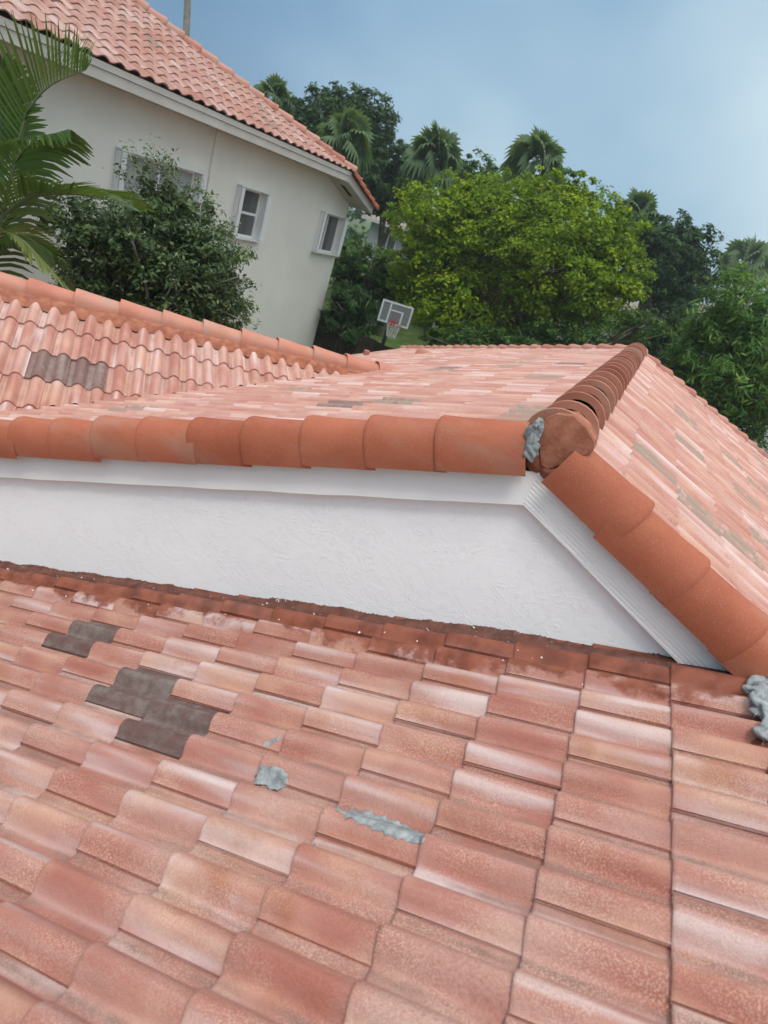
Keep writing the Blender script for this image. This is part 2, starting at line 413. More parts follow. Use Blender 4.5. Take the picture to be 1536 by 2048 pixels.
def cap_chain(name, p0, p1, sec, parent, material, expo=.38, L=.45, shrink=.86, lift=.03, up=None, side=None, T=.018, end_fill=None, label=None, jit=.003, first=0):
    """tapered cap tiles from p0 (low, butt ends face this way) to p1; sec = cross-section points (side, up)"""
    p0 = Vector(p0); p1 = Vector(p1); d = (p1-p0); D = d.length; d.normalize()
    up = Vector(up or (0, 0, 1)); side = Vector(side) if side is not None else d.cross(up).normalized()
    up = (up - d*up.dot(d)).normalized()
    out = []
    k = 0; n = len(sec)
    cu = sum(q[0] for q in sec)/n; cv = min(q[1] for q in sec)
    while k*expo < D-.05:
        s0 = k*expo; r = random.random(); jx = random.gauss(0, jit); jz = random.gauss(0, jit); ja = random.gauss(0, .008)
        Ln = min(L, D-s0+.05)
        V = []; F = []
        stations = [(0, 1.0, 0), (.006, 1.018, 0), (.022, 1.02, 0), (Ln*.33, 1-(1-shrink)*.33, 0), (Ln*.66, 1-(1-shrink)*.66, 0), (Ln, shrink, 0)]
        for (q, sc_, _) in stations:
            lf = lift*(1-q/L)
            for (a_, b_) in sec:
                V.append(p0 + d*(s0+q) + side*(cu+(a_-cu)*sc_+jx+ja*q) + up*(cv+(b_-cv)*sc_+lf+jz))
        ns = len(stations)
        for j in range(ns-1):
            for i in range(n-1): F.append((j*n+i, j*n+i+1, (j+1)*n+i+1, (j+1)*n+i))
        nsm = len(F); kk = len(V)
        # butt end ring
        cen = (cu, cv)
        ring = [(a_, b_) for a_, b_ in sec]
        inner = [(cu+(a_-cu)*(1-T/max(.05, abs(a_-cu)+abs(b_-cv)*.6)), cv+(b_-cv)*(1-T/max(.05, abs(b_-cv)+abs(a_-cu)*.3))) for a_, b_ in sec]
        for a_, b_ in ring: V.append(p0+d*s0+side*(a_+jx)+up*(b_+lift+jz))
        for a_, b_ in inner: V.append(p0+d*(s0+.001)+side*(a_+jx)+up*(b_+lift+jz))
        for a_, b_ in inner: V.append(p0+d*(s0+.12)+side*(a_+jx)+up*(b_+lift*.7+jz))
        for i in range(n-1):
            F.append((kk+i, kk+n+i, kk+n+i+1, kk+i+1)); F.append((kk+n+i, kk+2*n+i, kk+2*n+i+1, kk+n+i+1))
        o = mesh(name, V, F, material, parent, False, label, {'tp': np.tile([r, 0, 0], (len(V), 1))})
        sm = [i < nsm for i in range(len(F))]; o.data.polygons.foreach_set('use_smooth', sm)
        out.append(o); k += 1
    return out
def arc_sec(hw, h, n=13, drop=0.):
    pts = []
    for i in range(n):
        t = math.pi*i/(n-1); pts.append((-hw*math.cos(t), h*math.sin(t)**.9))
    if drop: pts = [(-hw-.002, -drop)] + pts + [(hw+.002, -drop)]
    return pts
def blob(name, c, size, material, parent, seed=0, n=3, rough=.35, axes=None, label=None):
    bm = bmesh.new(); bmesh.ops.create_icosphere(bm, subdivisions=n, radius=1)
    r = random.Random(seed); ph = [(Vector((r.uniform(-1, 1), r.uniform(-1, 1), r.uniform(-1, 1)))*r.uniform(2, 7), r.uniform(0, 6)) for _ in range(10)]
    ax = axes or (Vector((1, 0, 0)), Vector((0, 1, 0)), Vector((0, 0, 1)))
    V = []
    for v in bm.verts:
        k = 1 + rough*sum(math.sin(v.co.dot(p)+q) for p, q in ph)/5
        V.append(Vector(c) + ax[0]*v.co.x*size[0]*k + ax[1]*v.co.y*size[1]*k + ax[2]*v.co.z*size[2]*k)
    F = [tuple(v.index for v in f.verts) for f in bm.faces]; bm.free()
    return mesh(name, V, F, material, parent, True, label)

# ------------------------------------------------------------------ ground
gm = MB(); gm.add([(-400, -200, GROUND), (400, -200, GROUND), (400, 700, GROUND), (-400, 700, GROUND)], [(0, 1, 2, 3)])
M_GRASS = simple('lawn_grass', (.035, .065, .012), .95, .1, 1.7, (.075, .115, .025), (40, .8, .05))
g = gm.build('ground', M_GRASS); g['kind'] = 'structure'

# ------------------------------------------------------------------ own house
house = thing('house', 'white stucco house whose salmon clay tile roof fills the foreground', 'house', (0, 4, GROUND))
hi_t = tile_template(34, hi=True); lo_t = tile_template(20, hi=False)
vA = Vector
# near slope
def cell_at(px, py, O, a, b, n, E=TE, W=TW):
    v = ray(px, py); p = v*(O.dot(n)/v.dot(n)) - O
    i = math.ceil(-p.dot(a)/E); u = p.dot(b)/W; off = .5 if i % 2 == (1 if O is not OA else 0) else 0
    return (i, math.ceil(u-off)+off)
aA = vA((CT, 0, ST)); nA = vA((-ST, 0, CT)); bA = vA((0, -1, 0))
cells = []
for i in range(1, 24):
    off = .5 if i % 2 == 0 else 0
    for J in range(-1, 15): cells.append((i, J+off))
slopeA = tile_field('roof_slope', OA, aA, bA, nA, cells, M_TILE_A, house, 'near roof slope of large salmon clay tiles with a few charcoal ones', hi_t,
                    clips=[((0, YG+.03, 0), (0, 1, 0))],
                    darks=[(10, 2.5), (8, 3.5), (7, 4)], wears=[])
# sheathing under the tiles
sh = MB()
def slab(o, A, B, Nn, u0, u1, v0, v1, dz, th=.03):
    sh.frame_box(o, B, A, Nn, (u0, v0, dz-th), (u1, v1, dz))
slab(OA, aA, bA, nA, 0.02, 4.6, -7.8, .0, -.045)
# ------- main roof: left slope, right slope
oB = vA((XR, YG+.02, ZR)); aB = vA((CT, 0, ST)); nB = vA((-ST, 0, CT))
YB0 = YG+.05
RD = vA((math.sin(math.radians(47)), math.cos(math.radians(47)), 0))      # wing ridge direction
P0 = vA((-2.62, 7.46, -1.70))                                             # where the wing ridge dies into the main slope
sD = vA((RD.y, -RD.x, 0)); aD = -(sD*CT) + vA((0, 0, ST)); nD = sD*ST + vA((0, 0, CT))
# valley between the wing's front slope and the main left slope: equal height line
gD = vA((-sD.x, -sD.y, 0))   # wing surface rises this way
# zB = ZR-TP*(XR-x); zD = P0.z + TP*gD.(p-P0)
vnx, vny = (1 - gD.x), -gD.y      # zB - zD = TP*(vnx*x + vny*y) + const
def dBD(x, y): return (ZR - TP*(XR-x)) - (P0.z + TP*(gD.x*(x-P0.x)+gD.y*(y-P0.y)))
# a point on the valley
c0 = dBD(0, 0)/TP; vn = vA((vnx, vny, 0)); vpt = vn * (-c0/vn.length_squared)
HLd = vA((-1, 1.0, 0)).normalized(); HRd = vA((1, 1.0, 0)).normalized()
hipL_n = vA((HLd.y, -HLd.x, 0)); hipL_n = hipL_n if hipL_n.y > 0 else -hipL_n
hipR_n = vA((-HRd.y, HRd.x, 0)); hipR_n = hipR_n if hipR_n.y > 0 else -hipR_n
E_ = vA((XR, YE, 0)); XEAVE = -5.85
cells = []
for i in range(1, 19):
    off = (.5 if i % 2 else 0)
    for J in range(-40, 2):
        y = oB.y - (J+off)*TW; x = XR - i*TE*CT
        if y < YE + (XR-x) + 1 and (vn.dot(vA((x, y, 0)) - vpt) > -1.2 or y > P0.y+.3): cells.append((i, J+off))
def pick(cells, n, seed, f):
    r = random.Random(seed); c = [c for c in cells if f(c)]; r.shuffle(c); return c[:n]
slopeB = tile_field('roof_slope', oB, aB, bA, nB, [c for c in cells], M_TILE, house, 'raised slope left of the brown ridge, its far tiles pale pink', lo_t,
                    clips=[((0, YB0, 0), (0, -1, 0)), (E_, hipL_n), ((XEAVE, 0, 0), (-1, 0, 0)), ((XR-.02, 0, 0), (1, 0, 0))],
                    darks=[cell_at(x, y, oB, aB, vA((0, -1, 0)), nB) for x, y in ((770, 812), (740, 818), (900, 742), (1150, 735))], wears=pick(cells, 26, 5, lambda c: True)+[cell_at(560, 790, oB, aB, vA((0, -1, 0)), nB)])
# cut the part that would run below the wing
bm = bmesh.new(); bm.from_mesh(slopeB.data); off = wpos(house)
kill = []
for f in bm.faces:
    c = f.calc_center_median() + off
    if vn.dot(c - vpt) < -.12 and (c - P0).dot(vA((sD.x, sD.y, 0))) > -.05: kill.append(f)
    elif (c - P0).dot(vA((sD.x, sD.y, 0))) <= -.05 and c.z < P0.z - TP*abs((c-P0).dot(sD)) - .1: kill.append(f)
bmesh.ops.delete(bm, geom=kill, context='FACES'); bm.to_mesh(slopeB.data); bm.free()
oC = vA((XR, YG+.02, ZR)); aC = vA((-CT, 0, ST)); nC = vA((ST, 0, CT)); bC = vA((0, 1, 0))
cells = []
for i in range(1, 20):
    off = (.5 if i % 2 else 0)
    for J in range(0, 46):
        y = oC.y + (J+off)*TW; x = XR + i*TE*CT
        if y < YE + (x-XR) + 1: cells.append((i, J+off))
slopeC = tile_field('roof_slope', oC, aC, bC, nC, cells, M_TILE, house, 'slope falling away on the right of the brown ridge, with worn grey tiles', lo_t,
                    clips=[((0, YB0, 0), (0, -1, 0)), (E_, hipR_n), ((XR+.02, 0, 0), (-1, 0, 0))],
                    darks=[], wears=pick(cells, 12, 8, lambda c: c[0] < 9)+[cell_at(x, y, oC, aC, bC, nC) for x, y in ((1350, 885), (1345, 985), (1465, 980), (1500, 968), (1510, 1150), (1325, 960))])
# wing front slope
XW = vA((P0.x, P0.y, P0.z))
cells = []
for i in range(0, 12):
    off = (.5 if i % 2 else 0)
    for J in range(-36, 3): cells.append((i, J+off))
XWo = XW - aD*.137 - RD*.165
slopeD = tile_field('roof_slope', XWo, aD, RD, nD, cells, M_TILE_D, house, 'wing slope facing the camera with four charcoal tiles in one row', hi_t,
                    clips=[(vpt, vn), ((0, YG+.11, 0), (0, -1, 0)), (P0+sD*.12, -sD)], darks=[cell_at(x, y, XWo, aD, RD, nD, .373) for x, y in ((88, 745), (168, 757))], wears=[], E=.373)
# back slope of the wing and hip end: plain tiled sheets out of sight
sh.frame_box(XW, RD, -aD + vA((0, 0, 2*aD.z))*1.0, nD, (0, 0, 0), (0, 0, 0))
def quad(mb, pts, th=.03):
    n = (vA(pts[1])-vA(pts[0])).cross(vA(pts[2])-vA(pts[0])).normalized()
    if n.z > 0: n = -n
    V = [vA(p) for p in pts] + [vA(p)+n*th for p in pts]; k = len(pts)
    mb.add(V, [tuple(range(k)), tuple(range(2*k-1, k-1, -1))] + [(i, (i+1) % k, k+(i+1) % k, k+i) for i in range(k)])
dz = .05
XL, XRt = XEAVE, 6.4
yl = YE+(XR-XL); yr = YE+(XRt-XR)
vy = lambda x: (-(vn.x*(x-vpt.x))/vn.y)+vpt.y
xq = vpt.x - vn.y*(YG+.12-vpt.y)/vn.x
quad(sh, [(XR, YG+.02, ZR-dz), (XR, YE, ZR-dz), (P0.x, P0.y, zB(P0.x)-dz), (xq, YG+.12, zB(xq)-dz)])
quad(sh, [(XR, YE, ZR-dz), (XL, yl, zB(XL)-dz), (XL, 8, zB(XL)-dz), (P0.x, P0.y, zB(P0.x)-dz)])
quad(sh, [(XR, YG+.02, ZR-dz), (XRt, YG+.02, zC(XRt)-dz), (XRt, yr, zC(XRt)-dz), (XR, YE, ZR-dz)])
wl = 13.
D0 = P0; D1 = P0 - RD*wl
lowD = lambda p: p + sD*3.9 - vA((0, 0, 3.9*TP)); bkD = lambda p: p - sD*3.2 - vA((0, 0, 3.2*TP))
def zDp(x, y): return P0.z + TP*(gD.x*(x-P0.x)+gD.y*(y-P0.y))
yv = YG+.12; xv = vpt.x - vn.y*(yv-vpt.y)/vn.x
D1w = P0 - RD*((P0.y-yv)/RD.y)
quad(sh, [D0-vA((0,0,dz)), vA((xv, yv, zDp(xv, yv)-dz)), D1w-vA((0,0,dz))])
sh.build('roof_deck', M_DARK, house)
bk = MB(); quad(bk, [D0-vA((0, 0, .06)), D1-vA((0, 0, .06)), bkD(D1), bkD(D0)]); quad(bk, [(XR, YE, ZR), (XL, yl, zB(XL)), (XRt, yr, zC(XRt))])
cl_ = MB()
bk.build('roof_slope', M_HIP, house, label='rear slopes of the roof, turned away')
# right side of the near roof (falls away past its ridge)
XA1 = 1.16
rr = MB(); quad(rr, [(XA1, -1.7, zA(XA1)), (XA1, YG+.02, zA(XA1)), (4.5, YG+.02, zA(XA1)-TP*(4.5-XA1)), (4.5, -1.7, zA(XA1)-TP*(4.5-XA1))])
rr.build('roof_slope', M_HIP, house, label='slope beyond the near ridge, turned away')

# walls below the roofs
wm = MB()
wm.box((-6.2, YG, GROUND), (6.0, YG+.2, -3.3)); wm.box((XL+.5, YG, GROUND), (XL+.7, yl-.6, zB(XL)-.08)); wm.box((XRt-.7, YG, GROUND), (XRt-.5, yr-.6, zC(XRt)-.08))
wm.box((XL+.5, yl-.8, GROUND), (XRt-.5, yl-.6, zB(XL)-.1))
wm.build('outer_wall', M_NWALL, house)
# gable wall
gx0, gx1 = -7.6, 1.2
KL = lambda x: -.9862-.4167*(-.221-x) if x < -.221 else -.9862-.4167*(x+.221)   # underside line of the boards
V = []; F = []; nx = 60
xs = np.linspace(gx0, gx1, nx)
for x in xs: V += [(x, YG, zA(x)-.15), (x, YG, KL(x)+.16), (x, YG+.1, zA(x)-.15), (x, YG+.1, KL(x)+.16)]
for i in range(nx-1):
    k = 4*i; F += [(k, k+4, k+5, k+1), (k+2, k+3, k+7, k+6), (k+1, k+5, k+7, k+3)]
mesh('gable_wall', V, F, M_STUCCO, house)
# rake boards
thL = math.atan(.4167)
def board(x0, x1, m, lab, rag=False):
    mb = MB(); n = 40; W = .165
    sgn = 1 if x0 < x1 else -1
    V = []; F = []
    for i in range(n+1):
        t_ = i/n; x = x0+(x1-x0)*t_
        e = .0018*math.sin(i*1.7)+.001*math.sin(i*4.1)
        zb = KL(x)
        W_ = W/math.cos(thL)
        V += [(x, YG-.050+e*.4, zb+e), (x, YG-.052+e*.4, zb+W_), (x, YG, zb+W_), (x, YG, zb+e)]
    for i in range(n):
        k = 4*i
        for a_, b_ in ((0, 1), (1, 2), (2, 3), (3, 0)): F.append((k+a_, k+b_, k+4+b_, k+4+a_))
    F += [(0, 3, 2, 1), (4*n, 4*n+1, 4*n+2, 4*n+3)]
    return mesh('rake_board', V, F, m, house, False, lab)
board(-.221, -7.0, wood_paint('painted_board_smooth', thL, .45), 'long white rake board running down to the left')
# right board with its torn lower end
mR = wood_paint('painted_board_grain', -thL, 1.25)
tr_ = vA((math.cos(thL), 0, -math.sin(thL))); nr_ = vA((math.sin(thL), 0, math.cos(thL)))
V = []; F = []; apx = vA((-.221, YG, -.9862)); nW = 26; W = .165
rb = random.Random(4)
ends = []
for j in range(nW+1):
    q = j/nW; base_end = 1.13 + .10*q
    if q < .75: base_end -= rb.choice([0, .0, .012, .02, .035])
    ends.append(base_end)
for j in range(nW+1):
    q = j/nW*W
    st = -q*math.tan(thL)   # mitred start
    for s_ in (st, .3, .6, ends[j]):
        p = apx + tr_*s_ + nr_*q
        V.append((p.x, YG-.052+.0012*math.sin(j*2.1+s_*6), p.z)); V.append((p.x, YG-.003, p.z))
r_ = 8
for j in range(nW):
    k = j*r_
    for c in range(3): F.append((k+2*c, k+2*c+2, k+r_+2*c+2, k+r_+2*c))
    F.append((k+6, k+7, k+r_+7, k+r_+6))
for c in range(3): F.append((2*c, 2*c+1, 2*c+3, 2*c+2))
mesh('rake_board', V, F, mR, house, False, 'grainy white rake board at the right with a torn lower end')
# rake cap tiles; section coordinates: side = toward the camera (-Y), up = roof normal, measured from the board underside line
SEC = [(.128, .158), (.134, .20), (.136, .24), (.132, .285), (.120, .325), (.098, .362), (.066, .389), (.03, .402), (-.01, .402), (-.05, .388), (-.085, .362), (-.11, .325), (-.118, .29)]
def rake(side_sign, s_far, s_near, lab):
    t_ = vA((-math.cos(thL), 0, -math.sin(thL))) if side_sign < 0 else tr_
    nn = vA((-math.sin(thL), 0, math.cos(thL))) if side_sign < 0 else nr_
    lo = apx + t_*s_far; hi = apx + t_*s_near
    return cap_chain('rake_tile', lo, hi, SEC, house, M_RAKE, expo=.376 if side_sign < 0 else .345, L=.43, shrink=.95, lift=.014, up=nn, side=vA((0, -1, 0)), T=.016, label=lab)
rake(-1, .03+.376*19, .02, None)
rake(1, .055+.342*4, .02, None)
# ridge cap chain of the main ridge, butts to the camera
RS = arc_sec(.152, .155, 15, .02)
cap_chain('ridge_tile', (XR, YG-.02, ZR-.065), (XR, YE+.1, ZR-.065), RS, house, M_RIDGE, expo=.345, L=.42, shrink=.84, lift=.038, side=vA((1, 0, 0)), T=.040)
def hipcaps(p0, p1, mt, hw=.13, h=.11, expo=.36, zoff=-.03, lift=.035):
    cap_chain('ridge_tile', vA(p0)+vA((0, 0, zoff)), vA(p1)+vA((0, 0, zoff)), arc_sec(hw, h, 11, .03), house, mt, expo=expo, L=.43, shrink=.86, lift=lift)
hipcaps((XL, yl, zB(XL)), (XR, YE, ZR), M_HIP)
hipcaps((XR+5.2, YE+5.2, zC(XR+5.2)), (XR, YE, ZR), M_HIP)
cap_chain('ridge_tile', P0-RD*7.9+vA((0, 0, .0)), P0+RD*.1+vA((0, 0, .0)), arc_sec(.135, .115, 13, .03), house, M_DRIDGE, expo=.42, L=.48, shrink=.9, lift=.024)
# red mortar bed under the wing ridge and the main ridge
def bed(p0, p1, side, hw, h, material, parent, name='mortar_bed', seed=1):
    p0 = vA(p0); p1 = vA(p1); L = (p1-p0).length; n = int(L/.04); V = []; F = []; r = random.Random(seed)
    for i in range(n+1):
        p = p0.lerp(p1, i/n); w_ = hw*(1+.12*math.sin(i*.9)+.06*r.uniform(-1, 1))
        for a_, b_ in ((-w_, -.06), (-hw*.8, .02), (-hw*.5, h), (hw*.5, h), (hw*.8, .02), (w_, -.06)): V.append(p + side*a_ + vA((0, 0, b_)))
    for i in range(n):
        for j in range(5): F.append((i*6+j, i*6+j+1, i*6+6+j+1, i*6+6+j))
    return mesh(name, V, F, material, parent, True)
bed(P0-RD*7.9+vA((0, 0, -.03)), P0+RD*.1+vA((0, 0, -.03)), sD, .235, .045, M_REDMORT, house)
bed((XR, YG, ZR-.06), (XR, YE, ZR-.06), vA((1, 0, 0)), .175, .06, M_REDMORT, house)
# mortar end face of the ridge above the gable apex
fpx = [(1076, 856), (1090, 838), (1112, 829), (1148, 833), (1172, 856), (1188, 884), (1186, 902), (1140, 922), (1096, 938), (1083, 930), (1080, 900)]
fy = YG-.085
V = [onY(x, y, fy) for x, y in fpx]; V2 = [v+vA((0, .16, .0)) for v in V]; n = len(V)
cen = sum(V, vA((0, 0, 0)))/n + vA((0, -.012, 0))
mesh('ridge_end_mortar', V+V2+[cen], [(n+n, (i+1) % n, i) for i in range(n)] + [(i, (i+1) % n, n+(i+1) % n, n+i) for i in range(n)], M_REDMORT, house)
# grey mortar smear between the last rake cap and the ridge end
for k, (px, py, sx_, sz_) in enumerate(((1069, 868, .034, .075), (1064, 902, .040, .055), (1078, 848, .02, .03))):
    blob('mortar_patch', onY(px, py, YG-.125), (sx_*.85, .02, sz_*.8), M_MORTAR, house, 20+k, 4, .55)
blob('mortar_bed', onY(1082, 915, YG-.03), (.07, .05, .075), M_REDMORT, house, 3, 3, .1)
blob('mortar_bed', onY(1102, 936, YG-.02), (.06, .06, .055), M_REDMORT, house, 4, 3, .12)
# sealed joint between wall and near slope
V = []; F = []; xs = np.arange(-7.4, 1.12, .006); rs = random.Random(2)
hh = .035
for i, x in enumerate(xs):
    hh += rs.uniform(-.0035, .0035); hh = min(.044, max(.014, hh)); k = hh+rs.uniform(-.0025, .0025)
    z = zA(x)+.012; V += [(x, YG-.085-.01*math.sin(x*19), z-.03), (x, YG-.06-.01*math.sin(x*19), z+.012), (x, YG-.024, z+.022), (x, YG-.007, z+k*.8), (x, YG-.0025, z+k), (x, YG+.001, z+k)]
for i in range(len(xs)-1):
    for j in range(5): F.append((i*6+j, i*6+j+1, i*6+6+j+1, i*6+6+j))
mesh('wall_flashing', V, F, M_SEAL, house, True)
# ridge of the near slope with broken bedding, right edge of the picture
bed((1.09, -1.6, zA(1.09)-.03), (1.09, YG, zA(1.09)-.03), vA((1, 0, 0)), .13, .02, M_SEAL, house, seed=5)
for k, (px, py, s_) in enumerate(((1520, 1385, .055), (1534, 1425, .06), (1545, 1365, .06), (1545, 1470, .045))):
    v = ray(px, py); t_ = (OA.dot(nA)+.035)/v.dot(nA); blob('mortar_patch', v*t_, (s_, s_, s_*.55), M_MORTAR, house, 40+k, 4, .5)
# thin mortar repairs lying on the near tiles
def onA(px, py, h=0.):
    v = ray(px, py); return v*((OA.dot(nA)+h)/v.dot(nA))
from mathutils.bvhtree import BVHTree
def tree_of(o):
    off = wpos(o); me = o.data
    return BVHTree.FromPolygons([v.co+off for v in me.vertices], [tuple(p.vertices) for p in me.polygons])
bvhA = tree_of(slopeA); bvhD = tree_of(slopeD)
def inside(x, y, P):
    c = False; n = len(P)
    for i in range(n):
        (x1, y1), (x2, y2) = P[i], P[(i+1) % n]
        if (y1 > y) != (y2 > y) and x < (x2-x1)*(y-y1)/(y2-y1)+x1: c = not c
    return c
def edge_d(x, y, P):
    b = 1e9; n = len(P)
    for i in range(n):
        (x1, y1), (x2, y2) = P[i], P[(i+1) % n]; L2 = (x2-x1)**2+(y2-y1)**2; t_ = max(0, min(1, ((x-x1)*(x2-x1)+(y-y1)*(y2-y1))/L2))
        b = min(b, math.hypot(x-x1-t_*(x2-x1), y-y1-t_*(y2-y1)))
    return b
def smear(P, th, bvh, m, seed, name='mortar_patch', step=2.2, rag=3., label=None):
    """a skin of mortar trowelled on the tiles: follows their surface, th thick"""
    r = random.Random(seed); ph = [(r.uniform(.05, .35), r.uniform(.05, .35), r.uniform(0, 6)) for _ in range(7)]
    x0 = min(p[0] for p in P)-3; x1 = max(p[0] for p in P)+3; y0 = min(p[1] for p in P)-3; y1 = max(p[1] for p in P)+3
    idx = {}; V = []; F = []
    nx_ = int((x1-x0)/step); ny_ = int((y1-y0)/step)
    for a_ in range(nx_+1):
        for b_ in range(ny_+1):
            x = x0+a_*step; y = y0+b_*step
            w_ = sum(math.sin(x*p+y*q+f) for p, q, f in ph)/3
            dd = edge_d(x, y, P)*(1 if inside(x, y, P) else -1) + w_*rag
            if dd < -step: continue
            d_ = ray(x, y).normalized(); h = bvh.ray_cast(vA((0, 0, 0)), d_)
            if h[0] is None: continue
            n_ = h[1] if h[1].dot(d_) < 0 else -h[1]
            n_ = (n_*.4 + nA*.6).normalized()
            hh_ = th*min(1, max(0, dd/(step*2.2)))**.6*(1+.35*w_) + (.0012 if dd > 0 else -.003)
            idx[(a_, b_)] = len(V); V.append(h[0] + n_*hh_)
    for _ in range(9):
        W_ = list(V)
        for (a_, b_), k in idx.items():
            nb = [V[idx[q]] for q in ((a_+1, b_), (a_-1, b_), (a_, b_+1), (a_, b_-1)) if q in idx and (V[idx[q]]-V[k]).length < .09]
            if len(nb) >= 2: W_[k] = V[k]*.5 + sum(nb, vA((0, 0, 0)))/len(nb)*.5
        V[:] = W_
    for (a_, b_), k in idx.items():
        q = [idx.get((a_+1, b_)), idx.get((a_+1, b_+1)), idx.get((a_, b_+1))]
        if None not in q:
            c = [V[k], V[q[0]], V[q[1]], V[q[2]]]
            if max((c[i_]-c[i_-1]).length for i_ in range(4)) < .10: F.append((k, *q))
    return mesh(name, V, F, m, house, True, label)
smear([(516, 1532), (548, 1530), (578, 1546), (577, 1572), (556, 1583), (506, 1568), (510, 1548)], .009, bvhA, M_MORTAR, 1, rag=2.2)
smear([(668, 1618), (735, 1622), (800, 1644), (853, 1672), (850, 1692), (800, 1682), (745, 1660), (690, 1636)], .0035, bvhA, M_MORTAR, 2, rag=3, step=1.6)
smear([(530, 1478), (556, 1470), (568, 1474), (552, 1484), (532, 1496), (524, 1492)], .0015, bvhA, M_MORTAR, 3, rag=3)
smear([(628, 1686), (634, 1690), (632, 1700), (626, 1698)], .006, bvhA, M_MORTAR, 4, rag=1, step=1.5)
M_DROP = simple('white_splash', (.72, .72, .70), .7)
smear([(262, 786), (268, 771), (273, 768), (266, 778)], .001, bvhD, M_DROP, 5, 'paint_splash', 1.1, .6)
smear([(312, 748), (318, 738), (321, 740), (316, 746)], .001, bvhD, M_DROP, 6, 'paint_splash', 1.1, .5)
for k_, (x, y, q) in enumerate(((976, 1465, 3),)):
    smear([(x-q, y-q*.4), (x+q, y-q*.3), (x+q*.8, y+q*.4), (x-q*.6, y+q*.5)], .002, bvhA, M_DROP, 10+k_, 'paint_splash', 1.2, 1.)
smear([(1488, 1368), (1510, 1352), (1560, 1340), (1570, 1500), (1540, 1492), (1524, 1480), (1512, 1440), (1496, 1404)], .03, bvhA, M_MORTAR, 30, rag=7)
# roof vent and pipe stub far up the left slope
def onB(px, py, h=0.):
    v = ray(px, py); return v*((vA((XR, 0, ZR)).dot(nB)+h)/v.dot(nB))
p = onB(833, 712); mb = MB(); k = 12
V = []; F = []
for j in range(2):
    for i in range(k+1):
        t_ = math.pi*i/k; V.append(p + vA((.0 + j*.28, math.cos(t_)*.16, math.sin(t_)*.17)))
V.append(p); F = [(i, i+1, k+1+i+1, k+1+i) for i in range(k)] + [(i+1, i, 2*k+2) for i in range(k)]
mesh('roof_vent', V, F, M_HIP, house, label='half round clay vent near the far hip')
p = onB(730, 716); mb = MB(); mb.tube([p-vA((0, 0, .1)), p+vA((0, 0, .16))], .06, 10); mb.build('vent_pipe', M_HIP, house)

# ------------------------------------------------------------------ neighbour house
K = 1.2
NX = -8.0*K; EX = -7.42*K; NYc = 15.24*K; CY = 13.85*K
nh = thing('house', 'two storey cream stucco house with salmon tiled hip roof and white shuttered windows', 'house', (NX-4, 8, GROUND))
Y0n = -2.0
wins = [(9.6, 11.6, -1.40, -.36, 'wide'), (13.10, 14.0, -1.43, -.37, 'hung'), (16.95, 18.1, -1.44, -.40, 'slide')]
mb = MB()
ys = sorted({Y0n, NYc, *[w_[0] for w_ in wins], *[w_[1] for w_ in wins]}); zs = [GROUND, None, None, .5]
for a_, b_ in zip(ys[:-1], ys[1:]):
    wn = [w_ for w_ in wins if abs(w_[0]-a_) < 1e-6]
    rows = [(GROUND, .52)] if not wn else [(GROUND, wn[0][2]), (wn[0][3], .52)]
    for z0, z1 in rows: mb.add([(NX, a_, z0), (NX, b_, z0), (NX, b_, z1), (NX, a_, z1)], [(0, 1, 2, 3)])
    if wn:
        _, _, z0, z1, _ = wn[0]; d_ = NX-.13
        mb.add([(NX, a_, z0), (NX, b_, z0), (d_, b_, z0), (d_, a_, z0)], [(0, 3, 2, 1)]); mb.add([(NX, a_, z1), (NX, b_, z1), (d_, b_, z1), (d_, a_, z1)], [(0, 1, 2, 3)])
        mb.add([(NX, a_, z0), (NX, a_, z1), (d_, a_, z1), (d_, a_, z0)], [(0, 1, 2, 3)]); mb.add([(NX, b_, z0), (NX, b_, z1), (d_, b_, z1), (d_, b_, z0)], [(0, 3, 2, 1)])
mb.box((NX-.3, NYc-.02, GROUND), (NX-9, NYc, -.06)); mb.add([(NX, NYc, GROUND), (NX-9, NYc, GROUND), (NX-9, NYc, 0), (NX, NYc, 0)], [(0, 1, 2, 3)])
mb.box((NX-9, Y0n, GROUND), (NX-9.2, NYc, .4))
mb.build('wall', M_NWALL, nh)
pl = MB(); pl.box((NX, 11.93, GROUND), (NX+.045, 12.1, .5)); pl.build('pilaster', M_NWALL, nh)
